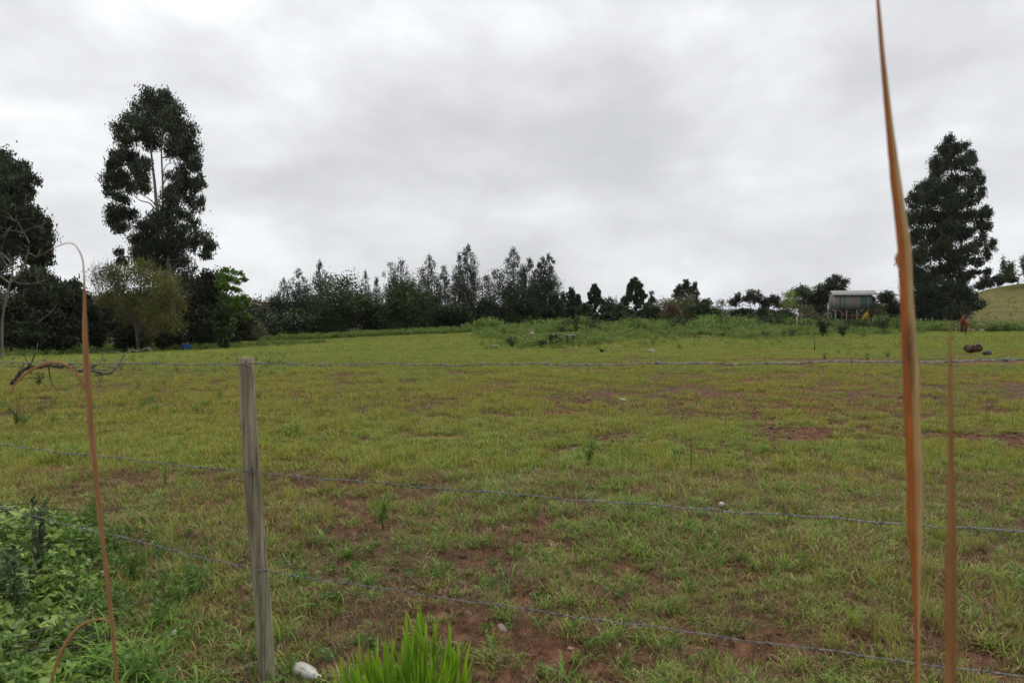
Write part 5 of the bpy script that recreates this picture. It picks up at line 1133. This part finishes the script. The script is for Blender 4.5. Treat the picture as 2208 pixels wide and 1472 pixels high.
wood_stick('fallen_branch', 'dark crooked dead branch arching over the grass behind the left reed', [(26, 828), (36, 812), (48, 800), (62, 793), (85, 790), (110, 788), (140, 789), (165, 797), (180, 800), (195, 795), (206, 787)], 11.0, .035, G['bark'], 'branch', 16, 3)
wood_stick('fallen_branch', 'pale thin dead branch right of the left reed at the top wire', [(188, 815), (195, 795), (215, 803), (235, 805), (252, 792), (262, 775), (268, 765)], 11.2, .022, G['bark_pale2'], 'branch', 12, 4)
wood_stick('fallen_branch', 'bare dead branch lying at the foot of the yellow-green tree', [(262, 768), (285, 755), (300, 757), (318, 750), (330, 757)], 44.0, .05, G['bark_grey'], 'branch', 10, 5)
wood_stick('stick', 'short curved dry stick right of the fence post', [(610, 1198), (616, 1208), (621, 1216), (624, 1226)], None, .008, G['bark_grey'])
wood_stick('stick', 'long thin pale stick at the base of the fence post', [(500, 1472), (525, 1462), (545, 1450), (562, 1444)], None, .006, G['bark_grey']); wood_stick('stick', 'thin grass stalk bending from the post base', [(562, 1440), (580, 1420), (600, 1410), (622, 1385), (627, 1372)], None, .002, G['bark_pale'])
wood_stick('stick', 'thin dark stick lying in the grass left of the middle wire', [(100, 968), (130, 966), (168, 962)], None, .008, G['bark']); wood_stick('stick', 'forked dry root between the two right reeds', [(1925, 1430), (1945, 1442), (1962, 1452), (1975, 1448)], None, .004, G['bark_grey'])
wood_stick('stick', 'pale splinter of wood in the left grass above the vine', [(18, 976), (30, 978), (42, 979)], None, .010, G['bark_grey'])
def chunk(name, label, px, py, L, Wd, T, rz, mat, cat='wood chip', seed=1):
    Y = grow(py); g = gpt(px, Y); root = thing(name, label, cat, (g.x, g.y, g.z+T*.5), rz); r = np.random.default_rng(seed); V = np.array([[-L/2, -Wd*.3, -T/2], [0, -Wd/2, -T/2], [L/2, -Wd*.2, -T/2], [L*.45, Wd*.3, -T/2], [0, Wd/2, -T/2], [-L*.45, Wd*.3, -T/2]]); V = np.vstack([V, V*[.9, .85, 1]+[0, 0, T]]); V += r.normal(size=V.shape)*T*.12
    F = [[0, 1, 4, 5], [1, 2, 3, 4], [6, 11, 10, 7], [7, 10, 9, 8]]+[[k, k+6, (k+1) % 6+6, (k+1) % 6] for k in range(6)]; o = link('body', mesh_np('body', V, F, [mat]), root); o.rotation_euler = (.35, .15, 0); return root
chunk('wood_chip', 'brown flat wood chip beside the lowest wire right of the bright plant', 1083, 1362, .085, .04, .012, -1.1, G['bark_grey'], seed=3)
chunk('wood_chip', 'small reddish wood chip at the edge of bare soil below', 1233, 1400, .04, .02, .01, .3, G['pinkwood'], seed=4)
chunk('litter', 'white flat scrap on the grass in mid-field', 1345, 862, .16, .08, .02, .1, G['white'], 'litter', 5)
chunk('litter', 'crumpled pale paper caught at the middle wire', 1560, 1098, .05, .04, .035, .6, G['white'], 'litter', 6)
chunk('stone', 'small pink stone left of the crumpled paper', 1518, 1082, .04, .03, .025, .6, G['pinkwood'], 'stone', 7)
def bottle():
    g = gpt(652, 2.98); root = thing('plastic_bottle', 'dirty squashed whitish plastic bottle lying beside the post base, green at one end', 'bottle', (g.x, g.y, g.z+.030), R(-28)); root.rotation_euler = (0, .12, R(-28))
    m, nt, b = mat_base('dirty_plastic', .38, .5); n = nz(nt, 22, 4, .6, 'Object'); nt.links.new(ramp(nt, n, [(.35, (.30, .28, .21)), (.6, (.46, .46, .41)), (.75, (.55, .56, .55))]), b.inputs['Base Color']); bump(nt, b, nz(nt, 12, 3, .5), .5, .01)
    def rev(prof, k, name, mat, sq=.75, par=root):
        an = np.arange(k)*2*np.pi/k; V = np.concatenate([np.stack([np.full(k, x), q*np.cos(an), q*np.sin(an)*sq*(1+.05*np.sin(3*an+x*40))], -1) for x, q in prof]); n_ = len(prof); i = np.arange(n_-1)[:, None]*k; j = np.arange(k)[None]; j2 = (j+1) % k
        return link(name, mesh_np(name, V, np.stack([i+j, i+k+j, i+k+j2, i+j2], -1).reshape(-1, 4), [mat], None, True), par)
    rev([(-.062, .0), (-.06, .024), (-.052, .034), (-.03, .037), (0, .036), (.03, .033), (.042, .026), (.05, .020), (.06, .019), (.062, 0)], 20, 'body', m)
    gm = simple_mat('green_plastic', (.06, .16, .07), (.12, .26, .12), 20, .4, .5); rev([(-.085, 0), (-.084, .016), (-.075, .022), (-.062, .028), (-.054, .032)], 18, 'base', gm)
    wm = simple_mat('clear_plastic', (.5, .52, .54), (.68, .7, .72), 10, .25, .6); rev([(.058, .016), (.066, .017), (.082, .016), (.086, .012), (.087, 0)], 16, 'neck', wm)
bottle()
def flower(px, py, Y, col, label, name='flower', s=.014, hz=None):
    p = at(px, py, Y); g = Vector((p.x, Y, float(gz(p.x, Y)))); root = thing(name, label, 'flower', tuple(g)); r = np.random.default_rng(int(px)); h = p.z-g.z; m = MB(); m.tube([(0, 0, 0), (.004, 0, h*.6), (0, 0, h)], .0016, 4); m.build('stem', G['weed'], root)
    a = r.normal(size=(46, 3)); a /= np.linalg.norm(a, axis=1)[:, None]; V, F = leaf_quads(a*s*.7+np.array([0, 0, h]), s*.8, s*.4, 'rand', r); link('petals', mesh_np('petals', V, F, [simple_mat('petal_%d' % px, col, tuple(min(1, c*1.2) for c in col), 20, .6)], {'rnd': np.repeat(r.random(46), 4)}), root)['kind'] = 'stuff'
flower(375, 1363, 3.3, (.62, .63, .55), 'white clover head left of the post, the highest and largest', s=.016); flower(220, 1376, 3.25, (.55, .56, .5), 'small white clover head beside the left reed', s=.011); flower(293, 1457, 2.9, (.6, .6, .55), 'white clover head nearest the bottom left of the post', s=.012)
flower(267, 1188, 4.6, (.6, .22, .02), 'tiny orange flower on the weed by the left reed', s=.014); flower(3, 1397, 3.0, (.45, .12, .42), 'pink-purple flower at the lower left edge', s=.014); flower(1281, 976, 7.9, (.6, .25, .03), 'orange flower on the sapling in mid-field', s=.025)
# ------------------------------------------------------------------ horse
def horse():
    Y = 69.0; g = gpt(2077, Y); k = 1.06
    root = thing('horse', 'chestnut horse with dark legs standing face-on in front of the rubble', 'horse', tuple(g), R(-37))
    J = {'hip': (0, 1.25, 1.22, .29), 'rump': (0, 1.55, 1.20, .24), 'belly': (0, .8, 1.05, .33), 'barrel': (0, .35, 1.06, .33), 'chest': (0, -.02, 1.10, .27), 'withers': (0, .12, 1.3, .17),
         'neck1': (0, -.22, 1.32, .17), 'neck2': (0, -.42, 1.48, .125), 'poll': (.0, -.55, 1.60, .095), 'brow': (0, -.68, 1.54, .10), 'nose': (0, -.84, 1.34, .072), 'muzzle': (0, -.90, 1.22, .062)}
    E = [('hip', 'rump'), ('hip', 'belly'), ('belly', 'barrel'), ('barrel', 'chest'), ('barrel', 'withers'), ('chest', 'neck1'), ('withers', 'neck1'), ('neck1', 'neck2'), ('neck2', 'poll'), ('poll', 'brow'), ('brow', 'nose'), ('nose', 'muzzle')]
    E.remove(('withers', 'neck1'))
    for s, t in ((-1, 'l'), (1, 'r')):
        J.update({'sh'+t: (s*.17, 0, .92, .13), 'el'+t: (s*.17, .02, .74, .09), 'kn'+t: (s*.16, -.02, .46, .062), 'ff'+t: (s*.16, .0, .14, .042), 'fh'+t: (s*.16, -.04, .03, .06),
                  'th'+t: (s*.18, 1.42, .95, .19), 'st'+t: (s*.18, 1.28, .76, .12), 'hk'+t: (s*.17, 1.58, .5, .062), 'hf'+t: (s*.17, 1.52, .16, .043), 'hh'+t: (s*.17, 1.47, .03, .06), 'ea'+t: (s*.07, -.55, 1.68, .045), 'eb'+t: (s*.11, -.56, 1.84, .02)})
        E += [('chest', 'sh'+t), ('sh'+t, 'el'+t), ('el'+t, 'kn'+t), ('kn'+t, 'ff'+t), ('ff'+t, 'fh'+t), ('hip', 'th'+t), ('th'+t, 'st'+t), ('st'+t, 'hk'+t), ('hk'+t, 'hf'+t), ('hf'+t, 'hh'+t), ('poll', 'ea'+t), ('ea'+t, 'eb'+t)]
    names = list(J); me = bpy.data.meshes.new('body'); me.from_pydata([tuple(c*k for c in J[n][:3]) for n in names], [(names.index(a), names.index(b)) for a, b in E], []); me.update()
    m, nt, b = mat_base('horse_coat', .55, .3); tc = nt.nodes.new('ShaderNodeTexCoord'); sp = nt.nodes.new('ShaderNodeSeparateXYZ'); nt.links.new(tc.outputs['Object'], sp.inputs[0])
    c = ramp(nt, sp.outputs[2], [(.42, (.018, .009, .006)), (.80, (.20, .062, .022))]); c = mixc(nt, 1.0, c, ramp(nt, nz(nt, 5, 3), [(.3, (.8, .8, .8)), (.7, (1.15, 1.12, 1.1))]), 'MULTIPLY')
    nt.links.new(c, b.inputs['Base Color']); me.materials.append(m); o = link('body', me, root)
    sk = o.modifiers.new('skin', 'SKIN'); sk.use_smooth_shade = True
    lay = me.skin_vertices[0] if me.skin_vertices else None
    if lay is None:
        at_ = me.attributes; 
    for i, n in enumerate(names):
        v = me.skin_vertices[0].data[i]; r_ = J[n][3]*k; v.radius = (r_, r_); v.use_root = (n == 'hip')
    ss = o.modifiers.new('sub', 'SUBSURF'); ss.levels = 1; ss.render_levels = 2
    dk = simple_mat('horse_mane', (.02, .012, .01), (.06, .035, .025), 20); mb = MB(); r = np.random.default_rng(4)
    for i in range(40):
        t = r.random(); p = np.array([0, -.15-.42*t, 1.42+.3*t])*k; mb.tube([p, p+[r.choice([-1, 1])*.12, .02, -.06], p+[r.choice([-1, 1])*.15, .03, -.25]], [.02, .016, .004], 4, False)
    for i in range(14):
        p = np.array([0, -.56, 1.70])*k; mb.tube([p, p+[r.normal()*.03, -.13, -.03], p+[r.normal()*.04, -.2, -.17]], [.018, .014, .004], 4, False)
    mb.build('mane', dk, root); m2 = MB()
    for i in range(16): m2.tube([(0, 1.78, 1.3), (r.normal()*.03, 1.95, 1.05), (r.normal()*.05, 1.93, .5)], [.03, .03, .006], 4, False)
    m2.build('tail', dk, root)
    for s in (-1, 1):
        e = MB(); e.tube([(s*.085*k, -.70*k, 1.55*k), (s*.105*k, -.70*k, 1.55*k)], [.02, .012], 8); e.build('eye', dk, root)
horse()
